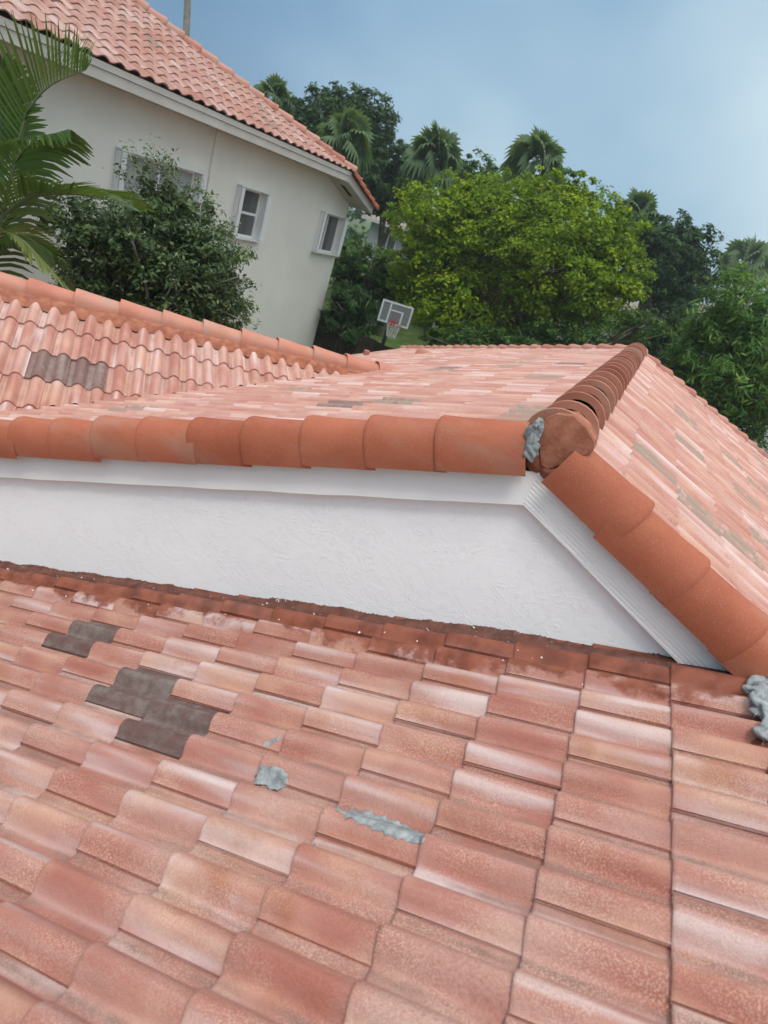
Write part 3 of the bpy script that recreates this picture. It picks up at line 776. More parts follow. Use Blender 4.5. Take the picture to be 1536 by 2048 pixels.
for (a_, b_, z0, z1, st) in wins:
    fr = MB(); x = NX-.06
    bw = .05
    def bar(ya, yb, za, zb, xx=.0, t_=.05): fr.box((x+xx-t_, ya, za), (x+xx, yb, zb))
    bar(a_, b_, z0, z0+bw); bar(a_, b_, z1-bw, z1); bar(a_, a_+bw, z0+bw, z1-bw); bar(b_-bw, b_, z0+bw, z1-bw)
    if st == 'hung': bar(a_+bw, b_-bw, (z0+z1)/2-.028, (z0+z1)/2+.028, .006)
    if st == 'slide': bar((a_+b_)/2-.16, (a_+b_)/2-.10, z0+bw, z1-bw, .006)
    if st == 'wide': bar((a_+b_)/2-.03, (a_+b_)/2+.03, z0+bw, z1-bw, .006)
    wf = fr.build('window', M_WHITE, nh, label={'hung': 'double-hung window in the middle of the wall', 'slide': 'small sliding window by the corner', 'wide': 'wide window behind the shrub'}[st])
    pn = MB(); pn.box((x-.035, a_+bw, z0+bw), (x-.028, b_-bw, z1-bw)); pn.build('pane', M_CURT if st == 'wide' else M_GLASS, wf)
    # folded accordion shutters on both sides, top and bottom track
    for yb, sg in ((a_, -1), (b_, 1)):
        sh2 = MB(); V = []; F = []; nf = 7; wd = .14
        for i in range(nf+1):
            yy = yb + sg*(.01+wd*i/nf); xx = NX+.03 + (.12 if i % 2 else .10)
            V += [(xx, yy, z0+.01), (xx, yy, z1-.01)]
        for i in range(nf): F.append((2*i, 2*i+2, 2*i+3, 2*i+1))
        sh2.add(V, F); sh2.box((NX+.002, min(yb+sg*.01, yb+sg*(wd+.01)), z0+.01), (NX+.125, max(yb+sg*.01, yb+sg*(wd+.01)), z1-.01))
        sh2.build('shutter', M_WHITE, wf)
    for z in (z1+.0, z0-.03):
        tr2 = MB(); tr2.box((NX+.001, a_-.16, z), (NX+.15, b_+.16, z+.03)); tr2.build('shutter_track', M_WHITE, wf)
# soffit and fascia
sf = MB(); sf.box((NX-.02, Y0n, .505), (EX-.02, CY, .53))
RK = lambda y: .505 - (y-CY)*.30       # lower edge of the descending rake end
quad(sf, [(NX-.02, CY, .53), (EX-.02, CY, .53), (EX-.02, NYc+.15, RK(NYc+.15)+.02), (NX-.02, NYc+.15, RK(NYc+.15)+.02)], .02)
sf.build('soffit', M_SOFFIT, nh)
vt = MB(); vt.add([(NX+.28, CY+.35, RK(CY+.35)-.004), (NX+.42, CY+.35, RK(CY+.35)-.004), (NX+.42, CY+1.0, RK(CY+1.)-.004), (NX+.28, CY+1.0, RK(CY+1.)-.004)], [(0, 3, 2, 1)])
vt.build('soffit_vent', M_DARK, nh)
fs = MB()
fs.box((EX-.03, Y0n, .50), (EX+.005, CY, .645)); fs.box((EX-.03, Y0n, .65), (EX+.03, CY+.02, .745))
def raked(x0, x1, lo, hi):
    fs.add([(x0, CY, .5+lo), (x1, CY, .5+lo), (x1, NYc+.2, RK(NYc+.2)+lo), (x0, NYc+.2, RK(NYc+.2)+lo), (x0, CY, .5+hi), (x1, CY, .5+hi), (x1, NYc+.2, RK(NYc+.2)+hi), (x0, NYc+.2, RK(NYc+.2)+hi)],
           [(0,3,2,1),(4,5,6,7),(0,1,5,4),(1,2,6,5),(2,3,7,6),(3,0,4,7)])
raked(EX-.03, EX+.005, 0, .2)
fs.box((NX-.3, NYc+.17, RK(NYc+.2)), (EX-.0, NYc+.2, RK(NYc+.2)+.2))
fs.build('fascia', M_FASCIA, nh)
# neighbour roof: one-hump S tiles
NW, NE = .315, .36
s_t = tile_template(8, NW, NE, .055, 1, .018, .024, hi=False)
th2 = math.atan(.4167); aN = vA((-math.cos(th2), 0, math.sin(th2))); nN = vA((math.sin(th2), 0, math.cos(th2)))
oN = vA((EX+.06, Y0n, .775))
hipdir = vA((-1, -1.12, 0)).normalized(); hn = vA((hipdir.y, -hipdir.x, 0)); hn = hn if hn.y > 0 else -hn
CRN = vA((EX+.06, CY+.05, .775))
cells = []
for i in range(0, 17):
    for J in range(1, 62):
        y = oN.y+J*NW; x = oN.x - i*NE*math.cos(th2)
        if (vA((x, y, 0))-vA((CRN.x, CRN.y, 0))).dot(hn) < .6: cells.append((-i, J))
M_NTILE = tile_material('neighbour_clay', fade=.1, gain=.76)
nr = tile_field('roof', oN, aN, vA((0, 1, 0)), nN, cells, M_NTILE, nh, None, s_t, clips=[(CRN, hn)], W=NW, E=NE, wears=pick(cells, 12, 12, lambda c: True))
top = CRN + vA((hipdir.x, hipdir.y, 0))*8.5; top.z = .775 + .4167*(CRN.x-top.x)
cap_chain('ridge_tile', CRN+vA((0, 0, .0)), top+vA((0, 0, .0)), arc_sec(.13, .12, 9, .03), nh, M_HIP, expo=.40, L=.46, lift=.03)
e2 = vA((EX+.03, NYc+.28, RK(NYc+.28)+.21))
cap_chain('rake_tile', e2, vA((EX+.03, CY, .76)), arc_sec(.10, .10, 9, .05), nh, M_RAKE, expo=.40, L=.46, lift=.02)
rf = MB(); quad(rf, [(EX, Y0n, .72), (EX, CY, .72), (top.x, top.y, top.z-.06), (top.x, Y0n, top.z-.06)])
quad(rf, [(EX, CY, .72), (top.x, top.y, top.z-.06), (-22, top.y, top.z-.06), (-22, CY, .72)])
quad(rf, [(EX, CY, .72), (-22, CY, .72), (-22, NYc+.25, RK(NYc+.25)+.18), (EX, NYc+.25, RK(NYc+.25)+.18)])
quad(rf, [(top.x, Y0n, top.z-.06), (top.x, top.y, top.z-.06), (-22, top.y, top.z-.3), (-22, Y0n, top.z-.3)])
rf.build('roof_deck', M_HIP, nh)

# ------------------------------------------------------------------ foliage builders
def leaves(C, nrm, size, asp, r, droop=0.):
    """arrays of leaf centres, facing directions -> quads folded along the middle (6 verts, 4 tris as 2 quads)"""
    n = len(C); sz = size*(.5+.85*r.random(n)**1.3)[:, None]
    nrm = nrm/np.linalg.norm(nrm, axis=1, keepdims=True)
    t = r.normal(size=(n, 3)); t[:, 2] -= droop
    t -= (t*nrm).sum(1, keepdims=True)*nrm; t /= np.linalg.norm(t, axis=1, keepdims=True)+1e-9
    b = np.cross(nrm, t)
    L = sz; Wd = sz*asp
    v0 = C - t*L*.5; v1 = C + b*Wd*.5 - t*L*.05 + nrm*Wd*.12; v2 = C + t*L*.5; v3 = C - b*Wd*.5 - t*L*.05 + nrm*Wd*.12
    V = np.stack([v0, v1, v2, v3], 1).reshape(-1, 3)
    k = np.arange(n)[:, None]*4
    F = np.concatenate([k+np.array([[0, 1, 2]]), k+np.array([[0, 2, 3]])], 0)
    return V, F
def crown(name, lobes, nleaf, size, asp, material, parent, seed, droop=0., fill=.35, clump=.22, flat=.85, bright=None):
    """lobes: (centre Vector, radius). Leaves gather in clumps near each lobe's surface."""
    r = np.random.default_rng(seed); tot = sum(l[1]**2 for l in lobes)
    Cs = []; Ns = []; Rs = []
    for c, R in lobes:
        n = int(nleaf*R*R/tot); nc = max(6, int(n/38))
        d = r.normal(size=(nc, 3)); d /= np.linalg.norm(d, axis=1, keepdims=True)
        d[:, 2] *= flat
        rad = R*np.where(r.random(nc) < fill, r.uniform(.35, .85, nc), r.uniform(.82, 1.10, nc))
        cc = np.array(c) + d*rad[:, None]
        cr = R*clump*r.uniform(.55, 1.35, nc)
        idx = r.integers(0, nc, n)
        o = r.normal(size=(n, 3)); o /= np.linalg.norm(o, axis=1, keepdims=True)+1e-9
        o *= (r.random(n)**.5)[:, None]
        P = cc[idx] + o*cr[idx][:, None]*np.array([1, 1, .62])
        nn = o*.8 + d[idx]*.4 + np.array([0, 0, .9]) + r.normal(size=(n, 3))*.55
        Cs.append(P); Ns.append(nn); Rs.append(np.clip(.5+.22*r.normal(size=nc)[idx]+.22*r.normal(size=n), 0, 1))
    C = np.concatenate(Cs); Nn = np.concatenate(Ns); lr = np.concatenate(Rs)
    V, F = leaves(C, Nn, size, asp, r, droop)
    return mesh(name, V, F, material, parent, False, None, {'lr': np.repeat(lr, 4)})
def px_lobes(spec, d, seed, jitter=.6, zr=None):
    r = random.Random(seed); out = []
    for (px, py, pr) in spec:
        R = pr*d/FPX/ .95; dd = d + r.uniform(-1, 1)*jitter*R
        out.append((at(px, py, dd)*1.0, R*(dd/d)))
    return out
def limb_set(mb, base, lobes, r0, seed, n=3):
    r = random.Random(seed); top = sum((l[0] for l in lobes), vA((0, 0, 0)))/len(lobes)
    fork = vA((base.x, base.y, base.z+(top.z-base.z)*.55))
    mb.tube([base, base.lerp(fork, .5)+vA((r.uniform(-.1, .1), r.uniform(-.1, .1), 0)), fork], [r0, r0*.8, r0*.65], 9)
    for c, R in lobes:
        m_ = fork.lerp(c, .5)+vA((r.uniform(-.3, .3), r.uniform(-.3, .3), r.uniform(0, .3)))*min(1, R)
        mb.tube([fork-vA((0, 0, .1)), m_, c], [r0*.45, r0*.3, r0*.12], 6)
        for _ in range(n):
            e = c + vA((r.gauss(0, 1), r.gauss(0, 1), r.gauss(0, .8)))*R*.5
            mb.tube([m_.lerp(c, .5), m_.lerp(e, .6)+vA((0, 0, .1*R)), e], [r0*.18, r0*.12, r0*.04], 5)
def tree(name, label, spec, d, nleaf, size, asp, material, seed, group=None, r0=.18, back=True, droop=0., fill=.35, clump=.22, cat='tree', bark=None, base_px=None, zbase=GROUND):
    lobes = px_lobes(spec, d, seed)
    c = sum((l[0]*l[1] for l in lobes), vA((0, 0, 0)))/sum(l[1] for l in lobes)
    if back:   # the far half of the crown
        r = random.Random(seed+5); away = vA((c.x, c.y, 0)).normalized(); R0 = max(l[1] for l in lobes)
        lobes += [(l[0]+away*(l[1]*1.1)+vA((0, 0, -.25*l[1])), l[1]*.9) for l in lobes if r.random() < .6]
    base = vA((c.x, c.y, zbase))
    t = thing(name, label, cat, tuple(base), group)
    mb = MB(); limb_set(mb, base, lobes, r0, seed); mb.build('trunk', bark or M_BARK, t, True)
    crown('crown', lobes, nleaf, size, asp, material, t, seed, droop, fill, clump)
    return t

# fan palm: many costapalmate leaves around the top of a trunk
def fan_leaf(V, F, LR, base, dirv, R, r, droop=.25):
    d = dirv.normalized(); side = d.cross(vA((0, 0, 1))).normalized(); nrm = side.cross(d).normalized()
    roll = r.uniform(-1.3, 1.3); side, nrm = side*math.cos(roll)+nrm*math.sin(roll), nrm*math.cos(roll)-side*math.sin(roll)
    pet = R*.46; hub = base + d*pet - vA((0, 0, .06*R)); lr = min(1, max(0, r.gauss(.5, .2)))
    s2 = side*.015*R; k = len(V); V.extend([base-s2, base+s2, hub+s2, hub-s2]); F.append((k, k+1, k+2, k+3)); LR.extend([.6]*4)
    n = 17
    for i in range(n):
        a_ = -2.1+4.2*i/(n-1); dd = (d*math.cos(a_)+side*math.sin(a_)).normalized()
        Ls = R*.60*(1-.25*abs(a_)/2.1)*r.uniform(.93, 1.07); wd = R*.068
        pp = side*math.cos(a_) - d*math.sin(a_); cup = nrm*(.10*R)
        m1 = hub + dd*Ls*.38 + cup*.6; m2 = hub + dd*Ls*.70 + cup*.5 - vA((0, 0, droop*R*.22)); tip = hub + dd*Ls*.95 - vA((0, 0, droop*R*r.uniform(.7, 1.3)))
        v = min(1, max(0, lr+r.uniform(-.15, .15))); k = len(V)
        z_ = nrm*wd*.35
        V.extend([hub, m1+pp*wd, m1+z_, m1-pp*wd, m2+pp*wd*.75, m2+z_*.7, m2-pp*wd*.75, tip])
        F.extend([(k, k+1, k+2), (k, k+2, k+3), (k+1, k+4, k+5, k+2), (k+2, k+5, k+6, k+3), (k+4, k+7, k+5), (k+5, k+7, k+6)]); LR.extend([v]*8)
def fan_palm(label, px, py, d, Rpx, seed, n=25, group='fan palms above the trees'):
    r = random.Random(seed); c = at(px, py, d); R = Rpx*.90*d/FPX
    base = vA((c.x+r.uniform(-.2, .2), c.y, GROUND)); t = thing('fan_palm', label, 'palm', tuple(base), group)
    mb = MB(); mb.tube([base, base.lerp(c, .5), c-vA((0, 0, R*.15))], [.2, .16, .14], 8); mb.build('trunk', M_PBARK, t, True)
    V = []; F = []; LR = []
    for i in range(n):
        el = -.75+2.15*(i+.5)/n; azm = i*2.39996+r.uniform(-.2, .2)
        dv = vA((math.cos(azm)*math.cos(el), math.sin(azm)*math.cos(el), math.sin(el)))
        fan_leaf(V, F, LR, c, dv, R*r.uniform(.85, 1.1), r, .04+.30*max(0, 1-max(0, math.sin(el)+.1))**1.5)
    mesh('crown', [tuple(v) for v in V], F, M_FAN, t, False, None, {'lr': np.array(LR)})
    return t

def pinnate(name, pts, width, material, parent, seed, n=44, wl=.028, tipdroop=.35, upbias=0., label=None, sides=(1, -1), fold=.3, curl=.0):
    """feather frond: pts = rachis polyline, leaflets both sides; returns the frond object with a rachis sub-part"""
    r = random.Random(seed); pts = [vA(p) for p in pts]
    def evalp(t):
        m_ = t*(len(pts)-1); i = min(int(m_), len(pts)-2); f = m_-i
        p0 = pts[max(i-1, 0)]; p1 = pts[i]; p2 = pts[i+1]; p3 = pts[min(i+2, len(pts)-1)]
        return .5*((2*p1)+(p2-p0)*f+(2*p0-5*p1+4*p2-p3)*f*f+(3*p1-p0-3*p2+p3)*f**3)
    V = []; F = []; LR = []
    Lt = sum((pts[i+1]-pts[i]).length for i in range(len(pts)-1))
    for i in range(n):
        t = .10+.90*i/(n-1); p = evalp(t); d = (evalp(min(1, t+.02))-evalp(max(0, t-.02))).normalized()
        sd_ = d.cross(vA((0, 0, 1)));
        if sd_.length < .05: sd_ = vA((1, 0, 0))
        sd_.normalize(); nn = sd_.cross(d).normalized()
        env = math.sin(math.pi*min(1, .18+.80*t))**.55
        if t > .93: env *= .75
        for s_ in sides:
            L = width*env*r.uniform(.9, 1.08)
            ang = math.radians(62-38*t)+r.uniform(-.07, .07)
            dr = (d*math.cos(ang)+sd_*s_*math.sin(ang)+nn*(fold+upbias)).normalized()
            segs = 4; prev = None; v = min(1, max(0, .5+r.gauss(0, .22)))
            wv = d.lerp(nn, .22).normalized()
            for q in range(segs+1):
                f = q/segs; c = p + dr*L*f - vA((0, 0, tipdroop*L*f*f)) + vA((0, 0, 0))
                wd = wl*math.sin(math.pi*min(.98, .12+.86*f))**.6
                a_ = c + wv*wd*.5; b_ = c - wv*wd*.5
                k = len(V); V += [a_, b_]; LR += [v*(.9+.1*f)]*2
                if prev is not None: F.append((prev, prev+1, k+1, k))
                prev = k
    o = mesh(name, [tuple(v) for v in V], F, material, parent, False, label, {'lr': np.array(LR)})
    mb = MB(); mb.tube([evalp(i/14) for i in range(15)], [.026*(1-.85*i/14) for i in range(15)], 6)
    mb.build('rachis', M_STEM, o, True)
    return o

# ------------------------------------------------------------------ trees and plants
tree('tree', 'broad lime green tree in the middle, behind the far hip of the roof',
     [(862, 440, 72), (915, 395, 42), (990, 400, 55), (1080, 400, 50), (1140, 385, 40), (1180, 430, 55), (1225, 475, 55), (1250, 545, 48), (1000, 490, 110), (880, 540, 85), (1110, 520, 105),
      (1195, 590, 70), (900, 620, 75), (1000, 620, 90), (1100, 640, 70), (842, 512, 46), (850, 590, 60)], 22.5, 150000, .138, .55, M_YG, 11, r0=.3, clump=.23, fill=.45)
tree('tree', 'tallest dark tree with airy top, standing beyond the neighbour roof corner',
     [(640, 225, 42), (690, 215, 38), (735, 245, 48), (700, 285, 55), (640, 275, 48), (720, 320, 40)], 38, 26000, .26, .5, M_DG, 21, 'dark trees beyond the gardens', clump=.3)
tree('tree', 'dark leafy tree left of the palm behind the lime tree',
     [(780, 320, 36), (815, 340, 45), (765, 365, 36), (800, 385, 45), (850, 350, 40), (750, 400, 30)], 36, 20000, .24, .5, M_DG, 22, 'dark trees beyond the gardens', clump=.3)
tree('tree', 'small dark crown peeking between two fan palms',
     [(955, 345, 32), (985, 360, 30), (925, 350, 26)], 36, 6000, .22, .5, M_MG, 23, 'dark trees beyond the gardens', clump=.3)
tree('tree', 'dark rounded tree with bare forked trunk right of the lime tree',
     [(1345, 470, 40), (1385, 490, 40), (1330, 520, 48), (1380, 550, 45), (1300, 560, 40), (1345, 590, 40), (1310, 480, 32)], 34, 26000, .23, .5, M_DG, 24, 'dark trees beyond the gardens', clump=.3, r0=.25)
tree('mango_tree', 'dense green tree of drooping leaf sprays at the right edge',
     [(1500, 600, 62), (1460, 650, 62), (1536, 680, 80), (1420, 700, 60), (1480, 750, 80), (1385, 720, 45), (1440, 790, 55), (1540, 800, 80), (1370, 765, 35), (1500, 850, 60)], 19, 26000, .24, .20, M_MANGO, 31, droop=1.2, clump=.34, fill=.35)
tree('hedge_tree', 'vine covered hedge between the neighbour wall and the lime tree',
     [(700, 505, 38), (745, 525, 40), (790, 550, 45), (700, 550, 45), (755, 580, 45), (800, 590, 40), (690, 530, 30)], 25, 16000, .15, .55, M_MG, 41, 'low planting below the trees', cat='hedge', clump=.3)
tree('shrub', 'olive shrub row seen over the far hip under the lime tree',
     [(880, 690, 35), (940, 685, 40), (1000, 690, 40), (1060, 680, 45), (1120, 685, 45), (1180, 680, 40), (1240, 670, 40), (1290, 650, 35)], 20.5, 20000, .12, .45, M_MG, 42, 'low planting below the trees', cat='shrub', clump=.3)
tree('shrub', 'dark bushes filling the gap left of the mango tree',
     [(1300, 690, 40), (1340, 690, 40), (1340, 650, 30), (1380, 650, 40), (1420, 640, 30)], 24, 10000, .16, .4, M_DG, 43, 'low planting below the trees', cat='shrub', clump=.3)
fan_palm('fan palm half hidden behind the neighbour roof, furthest left', 548, 200, 34, 46, 1)
fan_palm('full fan palm right beside the neighbour roof corner', 690, 280, 30, 62, 2, 27)
fan_palm('fan palm rising left behind the lime tree', 868, 318, 33, 70, 3, 34)
fan_palm('fan palm standing tallest against the sky right of centre', 1072, 325, 33, 66, 4, 25)
fan_palm('fan palm above the right shoulder of the lime tree', 1270, 432, 35, 56, 5, 28)
fan_palm('hazy fan palm far off near the right edge', 1492, 530, 60, 55, 6, 26)
tree('shrub', 'dark strap leaved bush in the corner behind the fence', [(700, 600, 34), (672, 640, 30), (735, 632, 32), (705, 655, 34)], 20.5, 5200, .34, .14, M_DG, 44, 'low planting below the trees', cat='shrub', clump=.4, droop=.8)

# far tree belt closing the horizon
r = random.Random(5); lob = []
for i in range(90):
    azm = math.radians(-62+100*i/89); dd = r.uniform(78, 110); h = r.uniform(-1.5, 2.2); R_ = r.uniform(3.5, 5.5)
    lob.append((vA((math.sin(azm)*dd, math.cos(azm)*dd, h-R_*.8)), R_))
ft = crown('distant_trees', lob, 45000, .8, .6, M_DG, None, 99, clump=.3); tag(ft, 'far belt of dark green trees closing the horizon between the crowns', 'trees', kind='stuff')
# tall palm trunk rising out of frame
pb = at(372, 74, 40); ptop = at(377, -40, 40); pt = thing('tall_palm', 'bare grey palm trunk rising above the neighbour roof and out of frame', 'palm', (pb.x, pb.y, GROUND))
mb = MB(); ax = vA((pb.x, pb.y, GROUND)); mb.tube([ax, pb, ptop, ptop+vA((.1, 0, 2.5))], [.26, .17, .155, .15], 10); mb.build('trunk', M_PBARK, pt, True)
V = []; F = []; LR = []; r = random.Random(9)
for i in range(24):
    azm = i*2.4; el = -.4+1.3*i/24; fan_leaf(V, F, LR, ptop+vA((.1, 0, 2.5)), vA((math.cos(azm)*math.cos(el), math.sin(azm)*math.cos(el), math.sin(el))), 1.4, r)
mesh('crown', [tuple(v) for v in V], F, M_FAN, pt, False, None, {'lr': np.array(LR)})

# feather palm at the left
D_ = 9.6
lp = at(-60, 620, D_); palm = thing('feather_palm', 'palm with long green feather fronds at the left edge', 'palm', (lp.x, lp.y, GROUND))
mb = MB(); mb.tube([(lp.x, lp.y, GROUND), (lp.x, lp.y, lp.z-.8), tuple(at(-50, 560, D_))], [.13, .11, .07], 10); mb.build('trunk', M_STEM, palm, True)
pinnate('frond', [at(-40, 560, D_), at(10, 400, D_-.2), at(48, 245, D_-.4), at(95, 175, D_-.6), at(172, 140, D_-.9)], .74, M_FROND, palm, 1, 50, .044, -.1, 0.0, 'tall arching frond with upright leaflets', sides=(1, -1), fold=.9)
pinnate('frond', [at(-50, 600, D_), at(0, 450, D_-.3), at(30, 330, D_-.5), at(70, 285, D_-.7), at(130, 262, D_-.9)], .80, M_FROND, palm, 2, 54, .050, .5, 0., 'dark folded frond in the middle', fold=.0)
pinnate('frond', [at(-60, 560, D_), at(0, 440, D_-.3), at(60, 395, D_-.5), at(130, 388, D_-.8), at(200, 395, D_-1.1), at(262, 418, D_-1.3)], .78, M_FROND, palm, 3, 54, .048, .15, 0., 'frond reaching right over the shrub', fold=.25)
pinnate('frond', [at(-70, 520, D_-.6), at(-10, 470, D_-.8), at(35, 475, D_-1.0), at(75, 510, D_-1.2), at(130, 570, D_-1.3)], .50, M_FRONDY, palm, 4, 48, .05, .15, 0., 'yellowing frond drooping towards the wing roof', fold=.2)
pinnate('frond', [at(-80, 620, D_), at(-40, 520, D_), at(0, 480, D_-.1), at(40, 470, D_-.2), at(95, 500, D_-.3)], .6, M_FROND, palm, 6, 50, .05, .5, 0., 'dark drooping frond low on the left', fold=.0)
pinnate('frond', [at(-60, 540, D_+.2), at(-20, 400, D_+.2), at(0, 300, D_+.2), at(8, 200, D_), at(5, 120, D_-.2)], .7, M_FROND, palm, 5, 60, .055, .3, 0., 'upright frond cut by the picture edge', fold=.1)

# small-leaved shrub in front of the neighbour wall
tree('tall_shrub', 'small leaved grey green shrub in front of the neighbour wall windows',
     [(330, 400, 45), (200, 450, 55), (280, 470, 65), (370, 450, 62), (425, 500, 62), (160, 520, 60), (250, 560, 85), (350, 560, 85), (430, 590, 65), (180, 600, 60), (120, 440, 40), (455, 640, 35), (300, 650, 60)],
     10.4, 56000, .082, .46, M_SHRUB, 51, r0=.08, cat='shrub', clump=.3, fill=.45, bark=M_BRANCH)
ts = bpy.data.objects['tall_shrub']
# sparse upper twigs
r = random.Random(77); mb = MB(); C = []; Nn = []
for (ax_, ay, bx, by) in ((300, 420, 252, 280), (320, 410, 305, 285), (330, 400, 330, 300), (310, 420, 275, 330), (330, 410, 350, 330), (280, 420, 240, 330), (350, 420, 400, 360), (300, 400, 290, 300), (340, 400, 345, 318), (400, 450, 420, 380), (440, 560, 505, 570), (440, 620, 510, 650), (430, 480, 470, 440), (440, 530, 490, 500)):
    a_ = at(ax_, ay, 10.2); b_ = at(bx, by, 10.2+r.uniform(-.3, .3)); m_ = a_.lerp(b_, .5)+vA((r.uniform(-.05, .05), r.uniform(-.05, .05), 0)); tb = MB(); tb.tube([a_, m_, b_], [.012, .008, .003], 5); tb.build('twig', M_BRANCH, ts, True)
    for k in range(110):
        q = r.random()**.8; p = a_.lerp(b_, q); C.append([p.x+r.gauss(0, .06), p.y+r.gauss(0, .06), p.z+r.gauss(0, .05)]); Nn.append([r.gauss(0, .6), r.gauss(0, .6), 1])
rg = np.random.default_rng(3); V, F = leaves(np.array(C), np.array(Nn), .075, .45, rg)
mesh('crown', V, F, M_SHRUB, ts, False, 'sparse top sprays', {'lr': np.repeat(np.clip(rg.normal(.65, .2, len(C)), 0, 1), 4)})

# ------------------------------------------------------------------ fence, hoop, far houses
def px_ground(px, py, z): v = ray(px, py); return v*(z/v.z)
fa = at(634, 640, 20.8); fb = at(775, 692, 19.3)
fn = thing('fence', 'dark brown board fence in the shade beside the neighbour house', 'fence', (fa.x, fa.y, GROUND))
M_FENCE = simple('dark_boards', (.022, .017, .013), .9, .2, 5, (.04, .03, .022))
dv = vA((fb.x-fa.x, fb.y-fa.y, 0)); Lf = dv.length+.4; dv.normalize(); nv_ = vA((-dv.y, dv.x, 0)); mb = MB()
o_ = vA((fa.x, fa.y, GROUND)); k = 0; s_ = 0
while s_ < Lf:
    mb.frame_box(o_, dv, nv_, vA((0, 0, 1)), (s_, 0, .05), (s_+.14, .02+.004*(k % 2), 2.05+.02*math.sin(k))); s_ += .15; k += 1
mb.build('boards', M_FENCE, fn)
mb = MB()
for s_ in np.arange(0, Lf, 2.4): mb.frame_box(o_, dv, nv_, vA((0, 0, 1)), (s_, .03, 0), (s_+.1, .13, 1.95))
mb.build('posts', M_FENCE, fn)
for z in (.4, 1.5):
    mb = MB(); mb.frame_box(o_, dv, nv_, vA((0, 0, 1)), (0, .026, z), (Lf, .029, z+.09)); mb.build('rail', M_FENCE, fn)

DH = 19.0
c = at(787, 627, DH); tl = at(765, 592, DH); 
hoop = thing('basketball_hoop', 'portable basketball hoop with clear white framed backboard on black pole', 'basketball hoop', (c.x, c.y, GROUND))
view = vA((c.x, c.y, 0)).normalized(); bx = vA((view.y, -view.x, 0)); bx = (bx*math.cos(.18)+view*math.sin(.18)).normalized(); bn = vA((bx.y, -bx.x, 0)); 
if bn.dot(view) > 0: bn = -bn
cb = at(791, 628, DH); bw, bh = .47, .31
Zv = vA((0, 0, 1))
M_BBF = simple('backboard_frame', (.40, .45, .48), .5, .4); M_BBG = simple('backboard_acrylic', (.11, .14, .14), .12, .6); M_BLK = simple('black_metal', (.015, .015, .017), .45, .5); M_RED = simple('red_rim', (.25, .02, .02), .5, .4); M_NET = simple('net', (.45, .45, .45), .9)
mb = MB()
for a_, b_ in (((-bw, -bh), (bw, -bh+.05)), ((-bw, bh-.05), (bw, bh)), ((-bw, -bh+.05), (-bw+.05, bh-.05)), ((bw-.05, -bh+.05), (bw, bh-.05)),
               ((-.22, -bh+.05), (-.17, bh-.05)), ((.17, -bh+.05), (.22, .1)), ((-.17, .06), (.17, .1))):
    mb.frame_box(cb, bx, bn, Zv, (a_[0], 0, a_[1]), (b_[0], .03, b_[1]))
bo = mb.build('backboard', M_BBF, hoop)
mb = MB(); mb.frame_box(cb, bx, bn, Zv, (-bw+.05, .008, -bh+.05), (bw-.05, .018, bh-.05)); mb.build('panel', M_BBG, bo)
mb = MB(); mb.frame_box(cb, bx, bn, Zv, (-.06, .03, -bh-.02), (.06, .09, -bh+.12)); 
rc = cb + bn*.30 - Zv*(bh-.06); rg_ = [rc + bx*math.cos(t_)*.21 + bn*math.sin(t_)*.21 for t_ in np.linspace(0, 2*math.pi, 20)]; mb.tube(rg_, .012, 6); mb.build('rim', M_RED, hoop)
mb = MB()
for i in range(12):
    t_ = i*math.pi/6; a_ = rc + bx*math.cos(t_)*.21 + bn*math.sin(t_)*.21
    for dt in (.5, -.5):
        b_ = rc + bx*math.cos(t_+dt)*.13 + bn*math.sin(t_+dt)*.13 - Zv*.38; mb.tube([a_, b_], .006, 4)
mb.build('net', M_NET, hoop)
mb = MB(); pb_ = cb - bn*.55; pb_.z = GROUND
mb.tube([pb_, vA((pb_.x, pb_.y, cb.z-.55))], .06, 10); mb.tube([vA((pb_.x, pb_.y, cb.z-.6)), cb-bn*.05-Zv*.1], .03, 8); mb.tube([vA((pb_.x, pb_.y, cb.z-.75)), cb-bn*.05-Zv*.28], .03, 8)
mb.frame_box(pb_, bx, bn, Zv, (-.4, -.5, 0), (.4, .3, .15)); mb.build('pole', M_BLK, hoop)

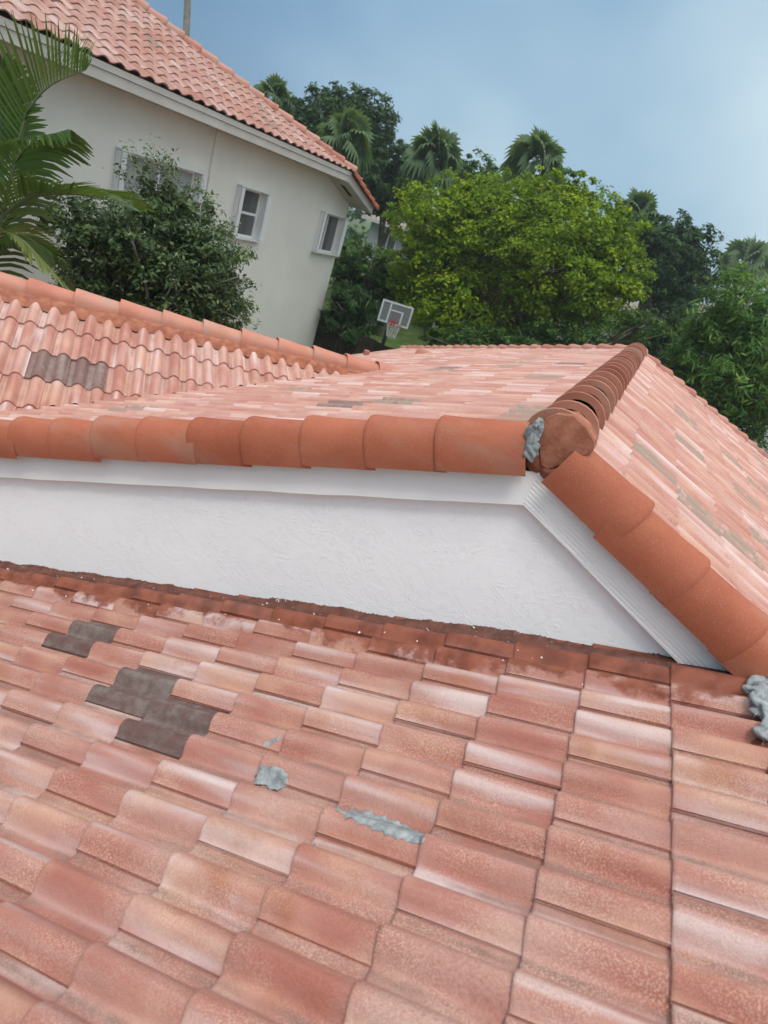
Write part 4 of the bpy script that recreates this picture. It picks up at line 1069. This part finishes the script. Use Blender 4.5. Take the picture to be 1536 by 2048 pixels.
def far_house(label, px, py, d, w_, dp, rotz, roof_col, wallm, wx, seed):
    c = at(px, py, d); ztop = c.z
    h = thing('house', label, 'house', (c.x, c.y, GROUND)); cr, sr = math.cos(rotz), math.sin(rotz)
    X = vA((cr, sr, 0)); Y = vA((-sr, cr, 0)); o_ = vA((c.x, c.y, 0))
    mb = MB(); mb.frame_box(o_, X, Y, Zv, (0, 0, GROUND), (w_, dp, ztop)); mb.build('wall', wallm, h)
    mb = MB(); e = .5; z0 = ztop+.02
    P = [o_+X*a_+Y*b_+Zv*z_ for a_, b_, z_ in ((-e, -e, z0), (w_+e, -e, z0), (w_+e, dp+e, z0), (-e, dp+e, z0), (dp/2, dp/2, z0+dp*.2), (w_-dp/2, dp/2, z0+dp*.2))]
    mb.add(P, [(0, 1, 5, 4), (2, 3, 4, 5), (3, 0, 4), (1, 2, 5), (0, 3, 2, 1)]); mb.build('roof', roof_col, h)
    mb = MB(); mb.frame_box(o_, X, Y, Zv, (-e-.02, -e-.02, z0-.2), (w_+e+.02, -e+.03, z0-.003)); mb.frame_box(o_, X, Y, Zv, (-e-.02, -e+.03, z0-.2), (-e+.03, dp+e, z0-.003)); mb.build('fascia', M_FASCIA, h)
    for (a_, z_, ww, hh_) in wx:
        mb = MB(); 
        for q in ((a_, a_+ww, z_, z_+.06), (a_, a_+ww, z_+hh_-.06, z_+hh_), (a_, a_+.06, z_+.06, z_+hh_-.06), (a_+ww-.06, a_+ww, z_+.06, z_+hh_-.06), (a_+ww/2-.03, a_+ww/2+.03, z_+.06, z_+hh_-.06)):
            mb.frame_box(o_, X, Y, Zv, (q[0], -.05, ztop+q[2]), (q[1], 0.02, ztop+q[3]))
        f_ = mb.build('window', M_WHITE, h); mb = MB(); mb.frame_box(o_, X, Y, Zv, (a_+.06, -.02, ztop+z_+.06), (a_+ww-.06, .01, ztop+z_+hh_-.06)); mb.build('pane', M_GLASS, f_)
    return h
M_GREYROOF = simple('grey_tile_roof', (.20, .17, .15), .9, .2, 8, (.28, .24, .21))
M_PALEW = simple('pale_stucco', (.40, .42, .42), .9, .2, 2, (.47, .49, .49))
far_house('pale grey house glimpsed between the neighbour corner and the lime tree', 745, 437, 46, 14, 16, math.radians(-12), M_GREYROOF, M_PALEW, [(1.0, -1.5, 1.4, 1.0), (5., -1.5, 1.4, 1.)], 1)
far_house('house with dull roof glimpsed under the dark tree on the right', 1225, 610, 40, 12, 9, math.radians(-10), M_GREYROOF, M_PALEW, [(1.2, -1.6, 1.2, 1.0), (4., -1.6, 1.6, 1.1)], 2)

# ------------------------------------------------------------------ haze: humid air round the whole place
m = bpy.data.materials.new('haze_air'); m.use_nodes = True; t = m.node_tree; t.nodes.clear()
pv = t.nodes.new('ShaderNodeVolumePrincipled'); pv.inputs['Color'].default_value = (.80, .88, .95, 1); pv.inputs['Density'].default_value = .0010; pv.inputs['Anisotropy'].default_value = .2
ou = t.nodes.new('ShaderNodeOutputMaterial'); t.links.new(pv.outputs[0], ou.inputs['Volume'])
mb = MB(); mb.box((-450, -250, GROUND-1), (450, 750, 16)); hz = mb.build('haze', m); hz['kind'] = 'stuff'; hz['label'] = 'thin humid haze softening the far trees'; hz['category'] = 'haze'
